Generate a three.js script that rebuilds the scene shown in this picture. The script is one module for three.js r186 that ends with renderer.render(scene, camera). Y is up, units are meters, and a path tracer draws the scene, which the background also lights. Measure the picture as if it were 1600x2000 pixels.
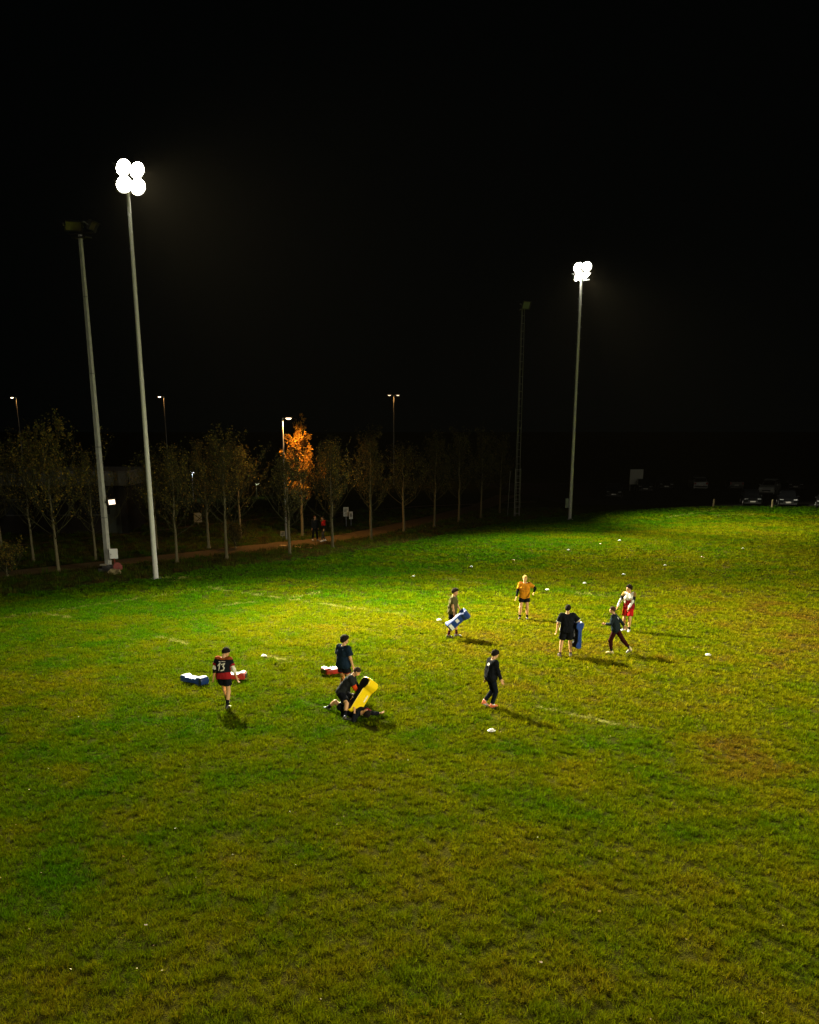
import * as THREE from 'three';
import { mergeGeometries } from 'three/addons/utils/BufferGeometryUtils.js';
import { RoundedBoxGeometry } from 'three/addons/geometries/RoundedBoxGeometry.js';
import { createNoise2D, createNoise3D } from 'simplex-noise';

// ---------------------------------------------------------------- camera, sky, exposure
const scene = new THREE.Scene();
const camera = new THREE.PerspectiveCamera(2 * Math.atan(1460 / 2000) * 180 / Math.PI, 1630 / 2920, 0.1, 1200);
camera.position.set(0, 7.8, 0);
camera.rotation.set(-17.56 * Math.PI / 180, 0, 0);
camera.setViewOffset(1630, 2920, 30, 0, 1600, 2000);     // the lens axis passes low through the picture
camera.updateProjectionMatrix();

const renderer = new THREE.WebGLRenderer({ antialias: true });
renderer.toneMapping = THREE.LinearToneMapping;
renderer.toneMappingExposure = 1.25;
renderer.shadowMap.enabled = true;

{ // night sky: an even, very faint town glow
  const w = 64, h = 32, d = new Float32Array(w * h * 4);
  for (let j = 0; j < h; j++) for (let i = 0; i < w; i++) {
    const k = (j * w + i) * 4;
    d[k] = 0.0003; d[k + 1] = 0.0005; d[k + 2] = 0.0005; d[k + 3] = 1;
  }
  const t = new THREE.DataTexture(d, w, h, THREE.RGBAFormat, THREE.FloatType);
  t.mapping = THREE.EquirectangularReflectionMapping; t.magFilter = THREE.LinearFilter; t.needsUpdate = true;
  scene.background = t; scene.environment = t;
}
const moon = new THREE.DirectionalLight(new THREE.Color(1, 0.95, 0.85), 0.004);
moon.position.set(30, 60, 40); moon.shadow.radius = 20; moon.castShadow = true;
moon.shadow.camera.left = moon.shadow.camera.bottom = -120; moon.shadow.camera.right = moon.shadow.camera.top = 120; moon.shadow.camera.far = 400;
scene.add(moon);
const FLOOD = new THREE.Color(1.0, 0.93, 0.70);

// ---------------------------------------------------------------- helpers
function rng(seed) { let a = seed >>> 0; return () => { a = (a + 0x6D2B79F5) | 0; let t = Math.imul(a ^ (a >>> 15), 1 | a); t = (t + Math.imul(t ^ (t >>> 7), 61 | t)) ^ t; return ((t ^ (t >>> 14)) >>> 0) / 4294967296; }; }
const R0 = rng(7);
const n2 = createNoise2D(rng(11)), n2b = createNoise2D(rng(12)), n3 = createNoise3D(rng(13));
const V = (x, y, z) => new THREE.Vector3(x, y, z);
const lin = (r, g, b) => new THREE.Color().setRGB(r, g, b);
const clamp = (x, a = 0, b = 1) => Math.min(b, Math.max(a, x));
const smooth = (a, b, x) => { const t = clamp((x - a) / (b - a)); return t * t * (3 - 2 * t); };
const lerp = (a, b, t) => a + (b - a) * t;
const mixc = (a, b, t) => [lerp(a[0], b[0], t), lerp(a[1], b[1], t), lerp(a[2], b[2], t)];
const used = new Map();
function numbered(name) { const n = used.get(name) ?? 0; used.set(name, n + 1); return n ? `${name}_${String(n).padStart(3, '0')}` : name; }
function mat(r, g, b, rough = 0.8, metal = 0, extra = {}) { return new THREE.MeshPhysicalMaterial({ color: lin(r, g, b), roughness: rough, metalness: metal, ...extra }); }
function tag(o, label, category, group, kind) { if (label) o.userData.label = label; if (category) o.userData.category = category; if (group) o.userData.group = group; if (kind) o.userData.kind = kind; return o; }
function thing(name, label, category, pos = [0, 0, 0], turn = 0, group) {
  const o = new THREE.Group(); o.name = numbered(name); o.position.set(...pos); o.rotation.y = turn; scene.add(o);
  return tag(o, label, category, group);
}
function part(name, geo, m, parent) {
  const o = new THREE.Mesh(Array.isArray(geo) ? merge(geo) : geo, m); o.name = parent === scene ? numbered(name) : name;
  o.castShadow = o.receiveShadow = true; parent.add(o); return o;
}
function struct(name, geo, m) { const o = part(name, geo, m, scene); o.userData.kind = 'structure'; return o; }
function merge(list) {
  const flat = list.map((g) => { const q = g.index ? g.toNonIndexed() : g; for (const k of Object.keys(q.attributes)) if (!['position', 'normal', 'uv', 'color'].includes(k)) q.deleteAttribute(k); return q; });
  const all = ['uv', 'color'].filter((k) => !flat.every((g) => g.attributes[k]));
  for (const g of flat) for (const k of all) if (g.attributes[k]) g.deleteAttribute(k);
  return mergeGeometries(flat);
}
function dup(root, pos, turn, label, group) {
  const r = root.clone(); r.name = numbered(root.name.replace(/_\d+$/, '')); r.userData = { ...root.userData }; scene.add(r);
  r.position.set(...pos); r.rotation.y = turn; if (label) r.userData.label = label; if (group) r.userData.group = group; return r;
}
function box(w, h, d, x = 0, y = 0, z = 0, r = 0) { const g = r ? new RoundedBoxGeometry(w, h, d, 2, r) : new THREE.BoxGeometry(w, h, d); g.translate(x, y, z); return g; }
function rod(a, b, ra, rb = ra, seg = 8, caps = true) {
  const d = b.clone().sub(a), L = d.length(), g = new THREE.CylinderGeometry(rb, ra, L, seg, 1, !caps);
  g.translate(0, L / 2, 0); g.applyQuaternion(new THREE.Quaternion().setFromUnitVectors(V(0, 1, 0), d.normalize())); g.translate(a.x, a.y, a.z); return g;
}
function sheet(points, y, uvScale = 1) { // flat polygon in x,z
  const s = new THREE.Shape(points.map(([x, z]) => new THREE.Vector2(x, -z)));
  const g = new THREE.ShapeGeometry(s); g.rotateX(-Math.PI / 2); g.translate(0, y, 0);
  const p = g.attributes.position, uv = g.attributes.uv;
  for (let i = 0; i < p.count; i++) uv.setXY(i, p.getX(i) * uvScale, p.getZ(i) * uvScale);
  return g;
}
function ribbon(points, width, y) { // strip following points in x,z
  const pos = [], idx = [], uv = []; let run = 0;
  points.forEach(([x, z], i) => {
    const a = points[Math.max(0, i - 1)], b = points[Math.min(points.length - 1, i + 1)];
    const dx = b[0] - a[0], dz = b[1] - a[1], L = Math.hypot(dx, dz), w = (Array.isArray(width) ? width[i] : width) / 2;
    if (i) run += Math.hypot(x - points[i - 1][0], z - points[i - 1][1]);
    pos.push(x - dz / L * w, y, z + dx / L * w, x + dz / L * w, y, z - dx / L * w); uv.push(0, run, w * 2, run);
    if (i) { const k = i * 2; idx.push(k - 2, k - 1, k, k - 1, k + 1, k); }
  });
  const g = new THREE.BufferGeometry(); g.setAttribute('position', new THREE.Float32BufferAttribute(pos, 3)); g.setAttribute('uv', new THREE.Float32BufferAttribute(uv, 2)); g.setIndex(idx); g.computeVertexNormals(); return g;
}
function tex(size, fn, repeat, srgb = true) {
  const d = new Uint8Array(size * size * 4);
  for (let j = 0; j < size; j++) for (let i = 0; i < size; i++) { const c = fn(i / size, j / size), k = (j * size + i) * 4; for (let q = 0; q < 3; q++) d[k + q] = 255 * clamp(srgb ? Math.pow(clamp(c[q]), 1 / 2.2) : c[q]); d[k + 3] = 255; }
  const t = new THREE.DataTexture(d, size, size); t.wrapS = t.wrapT = THREE.RepeatWrapping; t.magFilter = THREE.LinearFilter; t.minFilter = THREE.LinearMipmapLinearFilter; t.generateMipmaps = true;
  if (srgb) t.colorSpace = THREE.SRGBColorSpace; if (repeat) t.repeat.set(repeat, repeat); t.needsUpdate = true; return t;
}
const tn = (u, v, f, s = 0) => { // noise that tiles on the unit square
  const a = u * 2 * Math.PI, b = v * 2 * Math.PI, r = f / (2 * Math.PI);
  return n3(Math.cos(a) * r + s, Math.sin(a) * r + Math.cos(b) * r, Math.sin(b) * r - s);
};

// ---------------------------------------------------------------- ground
const AX = [0.613, -0.790], BX = [0.790, 0.613];   // along the touchline, across the pitch
const edge = [[-50, -9.2], [-19.17, -48.76], [-17.24, -50.34], [-15.29, -52.36], [-13.05, -54.55], [-11.6, -57.2], [-9.82, -59.05], [-7.42, -61.1], [-4.92, -64.05], [-2.16, -67.3], [0.53, -71.83], [4.86, -80.44], [9.46, -86.92], [14.24, -92.35], [20, -98.5], [31, -103.6], [42, -103.2], [72, -92]];
const pitchPoly = [...edge, [72, 40], [-50, 40]];
function inPoly(poly, x, z) { let c = false; for (let i = 0, j = poly.length - 1; i < poly.length; j = i++) { const [a, b] = poly[i], [p, q] = poly[j]; if ((b > z) !== (q > z) && x < (p - a) * (z - b) / (q - b) + a) c = !c; } return c; }
function edgeDist(x, z) { let m = 1e9; for (let i = 1; i < edge.length; i++) { const [a, b] = edge[i - 1], [c, d] = edge[i], t = clamp(((x - a) * (c - a) + (z - b) * (d - b)) / ((c - a) ** 2 + (d - b) ** 2)); m = Math.min(m, Math.hypot(x - a - t * (c - a), z - b - t * (d - b))); } return m; }
const fbm = (x, z, f) => n2(x * f, z * f) * 0.55 + n2b(x * f * 2.1 + 9, z * f * 2.1) * 0.3 + n2(x * f * 4.3, z * f * 4.3 + 5) * 0.15;

// worn paint: [x0,z0,x1,z1,width,strength]
const paint = [
  [-16.62, -42.7, -10.2, -49.86, 0.13, 0.5], [-9.25, -50.67, -1.92, -44.81, 0.13, 0.75], [-8, -45.74, -4.24, -48.92, 0.13, 0.8], [4.0, -28.4, 6.31, -26.38, 0.11, 0.95],
  [-9.3, -38.59, -7.97, -37.35, 0.12, 0.9], [2.25, -53.8, 4.57, -52.02, 0.13, 0.75], [7.7, -49.78, 9.94, -48.01, 0.13, 0.6], [23.21, -90.81, 29.21, -98.49, 0.16, 0.85],
  [-15.29, -43.67, -13.95, -42.7, 0.12, 0.8], [2.89, -44.17, 2.3, -43.54, 0.12, 0.8], [-4.58, -35.17, -3.68, -34.28, 0.12, 0.9], [-12.69, -54.17, -10.7, -54.5, 0.3, 0.9], [-1.9, -44.8, 0.4, -43.0, 0.12, 0.35], [-12.2, -53.2, -11.3, -53.0, 0.2, 0.6], [26.5, -92.8, 31, -93.5, 0.2, 0.6],
];
function paintAt(x, z) {
  let m = 0;
  for (const [a, b, c, d, w, s] of paint) {
    const L2 = (c - a) ** 2 + (d - b) ** 2, t = ((x - a) * (c - a) + (z - b) * (d - b)) / L2; if (t < -0.05 || t > 1.05) continue;
    const e = Math.hypot(x - a - t * (c - a), z - b - t * (d - b));
    m = Math.max(m, s * smooth(w, w * 0.35, e) * smooth(-0.35, 0.5, n2(x * 1.3 + 40, z * 1.3) + 0.35));
  }
  return m;
}
const GREEN = [0.040, 0.118, 0.0008], OLIVE = [0.098, 0.132, 0.0008], STRAW = [0.162, 0.156, 0.002], BROWN = [0.135, 0.090, 0.006], CHALK = [0.30, 0.285, 0.07];
function wear(x, z) { // how dry and trodden the turf is, 0..1
  const mid = smooth(2, 20, edgeDist(x, z)) * 0.56 + 0.02;
  const patch = fbm(x, z, 0.085) * 0.40 + fbm(x + 70, z, 0.38) * 0.50 + fbm(x, z + 31, 1.5) * 0.22;
  let w = mid + patch * 0.95;
  w += 0.75 * Math.exp(-(((x - 8.1) / 1.4) ** 2 + ((z + 23.9) / 1.9) ** 2));
  w += 0.42 * Math.exp(-(((x - 16) / 5) ** 2 + ((z + 37) / 11) ** 2));
  w += 0.10 * Math.exp(-(((x - 4) / 7) ** 2 + ((z + 37) / 9) ** 2));
  w -= 0.30 * Math.exp(-(((x + 6) / 5) ** 2 + ((z + 25) / 8) ** 2));
  return clamp(w, 0, 1.25);
}
function turf(x, z) {
  const w = wear(x, z);
  let c = w < 0.5 ? mixc(GREEN, OLIVE, w / 0.5) : w < 0.85 ? mixc(OLIVE, STRAW, (w - 0.5) / 0.35 * 0.75) : mixc(mixc(OLIVE, STRAW, 0.75), BROWN, (w - 0.85) / 0.4);
  return c;
}
const inPitch = (x, z) => inPoly(pitchPoly, x, z);

// earth below everything, out to the horizon
const earthTex = tex(512, (u, v) => { const n = tn(u, v, 8) * 0.5 + tn(u, v, 40, 3) * 0.5, g = clamp(0.5 + n * 0.6); return mixc([0.018, 0.018, 0.006], [0.032, 0.042, 0.006], g); });
struct('terrain', (() => { const g = new THREE.PlaneGeometry(1400, 1400, 1, 1); g.rotateX(-Math.PI / 2); g.translate(0, -0.012, -300); const uv = g.attributes.uv; for (let i = 0; i < uv.count; i++) uv.setXY(i, uv.getX(i) * 350, uv.getY(i) * 350); return g; })(), new THREE.MeshPhysicalMaterial({ map: earthTex, roughness: 1, specularIntensity: 0 }));
// soil and thatch of the pitch
{
  const S = 800, span = 130, x0 = -52, z0 = -106, d = new Uint8Array(S * S * 4);
  for (let j = 0; j < S; j++) for (let i = 0; i < S; i++) {
    const x = x0 + (i + 0.5) / S * span, z = z0 + (j + 0.5) / S * span, k = (j * S + i) * 4;
    const n = 0.5 + 0.5 * n2b(x * 3.1, z * 3.1), c = turf(x, z), p = paintAt(x, z);
    const s = mixc(mixc([0.016, 0.012, 0.003], [c[0] * 0.4, c[1] * 0.38, c[2] * 0.6], 0.25 + 0.4 * n), CHALK, p * 0.6);
    for (let q = 0; q < 3; q++) d[k + q] = 255 * Math.pow(clamp(s[q]), 1 / 2.2); d[k + 3] = 255;
  }
  const t = new THREE.DataTexture(d, S, S); t.colorSpace = THREE.SRGBColorSpace; t.magFilter = THREE.LinearFilter; t.needsUpdate = true;
  const bump = tex(512, (u, v) => { const n = 0.5 + 0.3 * tn(u, v, 60) + 0.2 * tn(u, v, 150, 5); return [n, n, n]; }, 1, false);
  bump.repeat.set(span / 3, span / 3);
  const g = sheet(pitchPoly, 0), p = g.attributes.position, uv = g.attributes.uv;
  for (let i = 0; i < p.count; i++) uv.setXY(i, (p.getX(i) - x0) / span, (p.getZ(i) - z0) / span);
  struct('pitch_ground', g, new THREE.MeshPhysicalMaterial({ map: t, bumpMap: bump, bumpScale: 0.03, roughness: 1, specularIntensity: 0 }));
}
// footpaths and car park
const gravel = (a, b, s) => tex(512, (u, v) => { const n = clamp(0.5 + tn(u, v, 10, s) * 0.3 + tn(u, v, 70, s + 2) * 0.4 + tn(u, v, 160, s + 4) * 0.25); return mixc(a, b, n); }, 0.4);
const path = [[-40, -37], [-27, -50.5], [-21.8, -55.7], [-19.7, -57.8], [-16.3, -61.3], [-11.9, -65.6], [-8.6, -69.3], [-5.6, -72.4], [-3.2, -76.2], [-0.6, -82], [3.5, -92], [8, -104], [12, -120]];
struct('footpath', ribbon(path, [2, 2.2, 2.2, 2.2, 2.3, 2.7, 3.4, 3.0, 2.8, 2.6, 2.5, 2.4, 2.4], -0.002), new THREE.MeshPhysicalMaterial({ map: gravel([0.055, 0.038, 0.016], [0.115, 0.078, 0.032], 1), roughness: 0.95, specularIntensity: 0.1 }));
struct('far_footpath', ribbon([[-42, -60], [-33, -65], [-25, -70.6], [-20.4, -77.4], [-12, -90], [2, -104], [14, -110]], 0.9, -0.006), new THREE.MeshPhysicalMaterial({ map: gravel([0.055, 0.038, 0.016], [0.115, 0.078, 0.032], 4), roughness: 0.95, specularIntensity: 0.1 }));
struct('car_park', sheet([[17, -106], [31, -104.6], [42, -104.2], [74, -93], [90, -140], [10, -145]], -0.004, 1), new THREE.MeshPhysicalMaterial({ map: gravel([0.016, 0.016, 0.015], [0.035, 0.034, 0.03], 7), roughness: 0.9, specularIntensity: 0.1 }));

// ---------------------------------------------------------------- grass
function tuftGeo(seed, blades, radius, len, width, curl) {
  const r = rng(seed), pos = [], col = [], idx = [], nor = [];
  for (let i = 0; i < blades; i++) {
    const a = r() * 6.283, d = radius * Math.sqrt(r()), bx = Math.cos(a) * d, bz = Math.sin(a) * d;
    const dir = a + (r() - 0.5) * 2.4, L = len * (0.55 + 0.75 * r()), lean = (0.25 + 0.9 * r()) * curl, w = width * (0.7 + 0.6 * r());
    const cx = Math.cos(dir), cz = Math.sin(dir), px = -cz, pz = cx, tone = 0.45 + 1.0 * r(), yel = r() < 0.2 ? 1.22 : 1;
    const pts = [[0, 0, 1], [L * 0.35 * lean, L * 0.55, 0.85], [L * 0.95 * lean, L * (1 - 0.28 * lean), 0.12]];
    const k = pos.length / 3;
    pts.forEach(([o, y, ww], q) => {
      for (const s of [-1, 1]) { pos.push(bx + cx * o + px * s * w * ww / 2, y, bz + cz * o + pz * s * w * ww / 2); col.push(tone * yel, tone, tone); nor.push(-cx * 0.5, 0.8, -cz * 0.5); }
    });
    idx.push(k, k + 1, k + 2, k + 1, k + 3, k + 2, k + 2, k + 3, k + 4, k + 3, k + 5, k + 4);
  }
  const g = new THREE.BufferGeometry();
  g.setAttribute('position', new THREE.Float32BufferAttribute(pos, 3)); g.setAttribute('color', new THREE.Float32BufferAttribute(col, 3)); g.setAttribute('normal', new THREE.Float32BufferAttribute(nor, 3)); g.setIndex(idx); return g;
}
const grassMat = new THREE.MeshPhysicalMaterial({ color: 0xffffff, vertexColors: true, roughness: 0.95, specularIntensity: 0, side: THREE.DoubleSide, transmission: 0.3, thickness: 0 });
function inView(x, z, m) { // roughly the ground that the photograph shows, with a margin to both sides
  const s = 0.952 * -z + 2.4; return Math.abs(x - 0.02 * -z) < s * 0.42 * m + 1.5;
}
const Y1 = V(0, 1, 0), at = V(0, 0, 0), sc = V(1, 1, 1);
const tuftiness = (x, z) => smooth(-0.6, 0.4, n2(x * 6.5, z * 6.5 + 17) * 0.75 + n2b(x * 2.1 + 8, z * 2.1) * 0.3);   // grass grows in clumps
function scatter(name, label, geos, zNear, zFar, perM2, scale, seed, where, tintAt) {
  const r = rng(seed), pts = geos.map(() => []), m = 1.22;
  const w = (zFar * 0.42 * m + 3) * 2, count = Math.round(w * (zFar - zNear) * perM2);
  for (let i = 0; i < count; i++) {
    const x = (r() - 0.5) * w + 0.02 * zFar, z = -(zNear + (zFar - zNear) * r()), a = r(), b = r(), c = r();
    if (!inView(x, z, m)) continue;
    const keep = where(x, z); if (a > keep) continue;
    pts[Math.floor(b * geos.length)].push([x, z, c, keep]);
  }
  geos.forEach((g, gi) => {
    const list = pts[gi]; if (!list.length) return;
    const im = new THREE.InstancedMesh(g, grassMat, list.length), M = new THREE.Matrix4(), q = new THREE.Quaternion(), col = new THREE.Color(); let k = 0;
    for (const [x, z, c] of list) {
      const s = scale * (0.7 + 0.55 * c) * (1 + 0.35 * n2(x * 2.2, z * 2.2));
      const cl = tuftiness(x, z); q.setFromAxisAngle(Y1, c * 977 % 6.283); M.compose(at.set(x, -0.005, z), q, sc.set(s, s * (0.45 + 0.95 * cl + 0.2 * n2b(x * 0.9, z * 0.9 + 3)), s)); im.setMatrixAt(k, M);
      const t = tintAt(x, z), v = 0.85 + 0.3 * ((c * 131) % 1); im.setColorAt(k, col.setRGB(t[0] * v, t[1] * v, t[2] * v)); k++;
    }
    im.name = numbered(name); im.castShadow = im.receiveShadow = true; tag(im, label, 'grass', null, 'stuff'); scene.add(im);
  });
}
function lawn(x, z) { if (!inPitch(x, z)) return 0; const w = wear(x, z); return clamp(1.05 - 0.35 * Math.max(0, w - 0.7) - 0.30 * smooth(0.15, 0.75, n2(x * 1.9 + 3, z * 1.9))) * smooth(-0.1, 0.5, edgeDist(x, z)) * (0.38 + 0.62 * tuftiness(x, z)); }
const lawnTint = (x, z) => { const p = paintAt(x, z); const c = turf(x + 0.3 * n2(x * 7, z * 7), z + 0.3 * n2b(x * 7, z * 7)); return p > 0.02 ? mixc(c, CHALK, clamp(p * 0.75)) : c; };
const near = [1, 2, 3].map((s) => tuftGeo(s, 24, 0.062, 0.068, 0.0075, 1.0)), midg = [4, 5, 6].map((s) => tuftGeo(s, 24, 0.09, 0.07, 0.011, 1.0)), farg = [7, 8].map((s) => tuftGeo(s, 26, 0.2, 0.08, 0.022, 1.0));
scatter('pitch_grass', 'short trodden olive green turf of the floodlit pitch', near, 11.2, 26, 190, 1, 21, lawn, lawnTint);
scatter('pitch_grass', 'short trodden olive green turf of the floodlit pitch', midg, 26, 48, 105, 1, 22, lawn, lawnTint);
scatter('pitch_grass', 'short trodden olive green turf of the floodlit pitch', farg, 48, 106, 28, 1, 23, lawn, lawnTint);
{ // rank grass and weeds of the verge between the pitch and the path
  const verge = [9, 10].map((s) => tuftGeo(s, 26, 0.2, 0.17, 0.014, 1.2));
  const onPath = (x, z) => { for (let i = 1; i < path.length; i++) { const [a, b] = path[i - 1], [c, d] = path[i], t = clamp(((x - a) * (c - a) + (z - b) * (d - b)) / ((c - a) ** 2 + (d - b) ** 2)); if (Math.hypot(x - a - t * (c - a), z - b - t * (d - b)) < 1.35) return true; } return false; };
  const where = (x, z) => { if (inPitch(x, z) || onPath(x, z) || x > 16) return 0; const e = edgeDist(x, z); return e < 14 ? 0.9 - 0.5 * smooth(4, 14, e) : 0.3; };
  scatter('verge_grass', 'rank dark weedy grass between the pitch and the trees', verge, 44, 100, 12, 1, 31, where, (x, z) => mixc(GREEN, [0.070, 0.055, 0.014], clamp(0.55 + 0.6 * n2(x * 0.7, z * 0.7))));
}
{ // fallen leaves
  const s = new THREE.Shape(); s.moveTo(0, -0.5); s.bezierCurveTo(0.5, -0.3, 0.45, 0.2, 0, 0.6); s.bezierCurveTo(-0.45, 0.2, -0.5, -0.3, 0, -0.5);
  const g = new THREE.ShapeGeometry(s, 4); g.rotateX(-Math.PI / 2); const p = g.attributes.position; for (let i = 0; i < p.count; i++) p.setY(i, 0.35 * p.getX(i) ** 2 + 0.12 * p.getZ(i) ** 2); g.computeVertexNormals();
  const r = rng(77), list = []; while (list.length < 130) { const d = Math.exp(lerp(Math.log(12), Math.log(60), r())), x = (r() - 0.5) * d * 0.95; if (inPitch(x, -d)) list.push([x, -d]); }
  const im = new THREE.InstancedMesh(g, mat(1, 1, 1, 0.7, 0, { side: THREE.DoubleSide }), list.length), M = new THREE.Matrix4();
  list.forEach(([x, z], i) => { const q = new THREE.Quaternion().setFromEuler(new THREE.Euler((r() - 0.5) * 1.2, r() * 6, (r() - 0.5) * 1.2)), k = 0.026 + 0.04 * r() * r(); M.compose(V(x, 0.062, z), q, V(k, k, k)); im.setMatrixAt(i, M); im.setColorAt(i, lin(...(r() < 0.6 ? [0.30, 0.21, 0.03] : [0.20, 0.11, 0.02]))); });
  im.name = 'fallen_leaves'; tag(im, 'small yellow fallen leaves strewn over the turf', 'leaves', null, 'stuff'); scene.add(im);
}
// ---------------------------------------------------------------- floodlight masts and street lamps
const steelTex = tex(256, (u, v) => { const n = 0.5 + 0.25 * tn(u, v, 6, 2) + 0.25 * tn(u, v, 40, 8); return mixc([0.48, 0.48, 0.44], [0.66, 0.66, 0.60], n); }); steelTex.repeat.set(1, 9);
const steel = new THREE.MeshStandardMaterial({ map: steelTex, roughness: 0.6, metalness: 0.1 });
const concreteTex = tex(256, (u, v) => { const n = 0.5 + 0.3 * tn(u, v, 5, 4) + 0.35 * tn(u, v, 50, 9); return mixc([0.28, 0.28, 0.25], [0.46, 0.46, 0.41], n); }); concreteTex.repeat.set(1, 12);
const concrete = new THREE.MeshStandardMaterial({ map: concreteTex, roughness: 0.9 });
const darkMetal = mat(0.03, 0.03, 0.032, 0.5, 0.4), greyMetal = mat(0.22, 0.22, 0.21, 0.5, 0.5);
const whiteBox = mat(0.62, 0.63, 0.60, 0.5);
const litLens = new THREE.MeshStandardMaterial({ color: 0xffffff, emissive: lin(1, 0.95, 0.82), emissiveIntensity: 60, roughness: 0.4 });
const dullLens = mat(0.07, 0.06, 0.03, 0.3);

// one fitting, its lens looking along +z from the bracket's foot at the origin
function floodFitting(parent, at, aim, lens, w = 0.62, h = 0.5, round = false) {
  const f = new THREE.Group(); f.name = 'floodlight'; f.position.copy(at); parent.add(f);
  const world = parent.localToWorld(at.clone()); const local = parent.worldToLocal(aim.clone());
  f.up.set(0, 1, 0); f.lookAt(aim);
  const s = new THREE.Shape([V(-w / 2, -h / 2), V(w / 2, -h / 2), V(w / 2, h / 2), V(-w / 2, h / 2)].map((p) => new THREE.Vector2(p.x, p.y)));
  const g = new THREE.ExtrudeGeometry(s, { depth: 0.1, bevelEnabled: true, bevelThickness: 0.13, bevelSize: -0.14, bevelOffset: 0, bevelSegments: 3 }); g.translate(0, 0, -0.06);
  const hood = [box(w + 0.04, 0.02, 0.2, 0, h / 2 + 0.02, 0.13), box(0.02, h, 0.14, w / 2 + 0.01, 0, 0.1), box(0.02, h, 0.14, -w / 2 - 0.01, 0, 0.1), box(w + 0.04, 0.02, 0.06, 0, -h / 2 - 0.01, 0.06)];
  if (round) {
    const bowl = new THREE.LatheGeometry([[0.02, -0.3], [0.16, -0.27], [0.27, -0.17], [0.34, -0.03], [0.37, 0.05], [0.385, 0.12], [0.37, 0.12], [0.355, 0.05]].map(([a, b]) => new THREE.Vector2(a, b)), 28); bowl.rotateX(Math.PI / 2);
    part('housing', bowl, greyMetal, f); const disc = new THREE.CylinderGeometry(0.352, 0.352, 0.012, 32); disc.rotateX(Math.PI / 2); disc.translate(0, 0, 0.05); part('lamp_lens', disc, lens, f);
    part('bracket', [box(0.05, 0.05, 0.3, 0.38, 0, -0.12), box(0.05, 0.05, 0.3, -0.38, 0, -0.12), box(0.8, 0.05, 0.05, 0, 0, -0.29)], greyMetal, f); return f;
  }
  const back = new THREE.CylinderGeometry(w * 0.5, w * 0.28, 0.26, 20, 1); back.rotateX(Math.PI / 2); back.translate(0, 0, -0.09); back.scale(1, h / w, 1);
  part('housing', [box(w, h, 0.09, 0, 0, -0.01, 0.02), back, ...hood], darkMetal, f);
  part('lamp_lens', box(w * 0.9, h * 0.88, 0.012, 0, 0, 0.046, 0), lens, f);
  part('bracket', [box(0.05, 0.04, 0.24, w / 2 + 0.05, -0.02, -0.06), box(0.05, 0.04, 0.24, -w / 2 - 0.05, -0.02, -0.06), box(w + 0.15, 0.05, 0.05, 0, -0.02, -0.2)], greyMetal, f);
  return f;
}
function floodSpot(from, aim, intensity, angle) {
  const dir = aim.clone().sub(from).normalize(), l = new THREE.SpotLight(FLOOD, intensity, 0, angle, 1, 2);
  l.position.copy(from).addScaledVector(dir, 0.3); l.target.position.copy(aim); l.shadow.radius = 7; l.castShadow = true; l.name = 'flood';
  scene.add(l, l.target);
}
function steelMast(name, label, x, z, H, rb, rt, aims, intensity, angle, steps, group) {
  const t = thing(name, label, 'floodlight mast', [x, 0, z], 0, group);
  const pts = []; for (let i = 0; i <= 12; i++) { const k = i / 12; pts.push(new THREE.Vector2(lerp(rb, rt, k), H * k)); }
  part('pole', new THREE.LatheGeometry(pts, 20), steel, t);
  part('base_plate', [box(0.5, 0.03, 0.5, 0, 0.015, 0, 0.008), ...[[1, 1], [1, -1], [-1, 1], [-1, -1]].map(([a, b]) => { const g = new THREE.CylinderGeometry(0.025, 0.025, 0.08, 8); g.translate(a * 0.2, 0.05, b * 0.2); return g; })], greyMetal, t);
  for (let i = 0; i < (steps || 0); i++) part('climbing_step', rod(V(0, H - 0.8 - i * 0.42, 0), V((i % 2 ? -1 : 1) * (rt + 0.13), H - 0.8 - i * 0.42, 0.02), 0.014, 0.014, 6), greyMetal, t);
  const aim0 = aims[0], dx = aim0.x - x, dz = aim0.z - z, L = Math.hypot(dx, dz), sx = -dz / L, sz = dx / L;
  const n = 2, span = 0.74, rows = Math.ceil(aims.length / 2);
  for (let k = 0; k < rows; k++) { const y = H + 0.02 - k * 0.7; part('cross_arm', rod(V(-sx * span * 0.85, y, -sz * span * 0.85), V(sx * span * 0.85, y, sz * span * 0.85), 0.045, 0.045, 8), greyMetal, t); }
  t.updateMatrixWorld(true);
  aims.forEach((a, i) => {
    const o = (i % 2 - 0.5) * span, at = V(sx * o + dx / L * 0.24, H + 0.3 - Math.floor(i / 2) * 0.7, sz * o + dz / L * 0.24);
    floodFitting(t, at, a, litLens, 0.7, 0.66, true);
    floodSpot(V(x + at.x, at.y, z + at.z), a, intensity[i], angle[i]);
  });
  return t;
}
const MG = 'lit steel floodlight masts';
steelMast('floodlight_mast', 'tall tapered steel mast with blazing floodlights beside the concrete mast', -12.88, -53.8, 18.85, 0.135, 0.085, [V(14, 0, -30), V(11, 0, -28), V(8, 0, -31), V(2, 0, -26)], [10600, 10600, 4700, 4700], [0.72, 0.72, 1.0, 1.0], 0, MG);
steelMast('floodlight_mast', 'steel mast with blazing floodlights and climbing steps near the car park', 14.27, -88.82, 19.35, 0.145, 0.09, [V(10, 0, -55), V(24, 0, -66), V(35, 0, -84), V(38, 0, -66)], [18500, 2400, 5600, 4600], [0.6, 0.88, 0.8, 0.72], 22, MG);
steelMast('floodlight_mast', 'steel floodlight mast on the far touchline behind the viewer', 14, 23, 18.8, 0.145, 0.09, [V(2, 0, -3), V(5, 0, 0), V(-4, 0, -38)], [2500, 2000, 850], [0.58, 0.58, 0.9], 0, MG);
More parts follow.
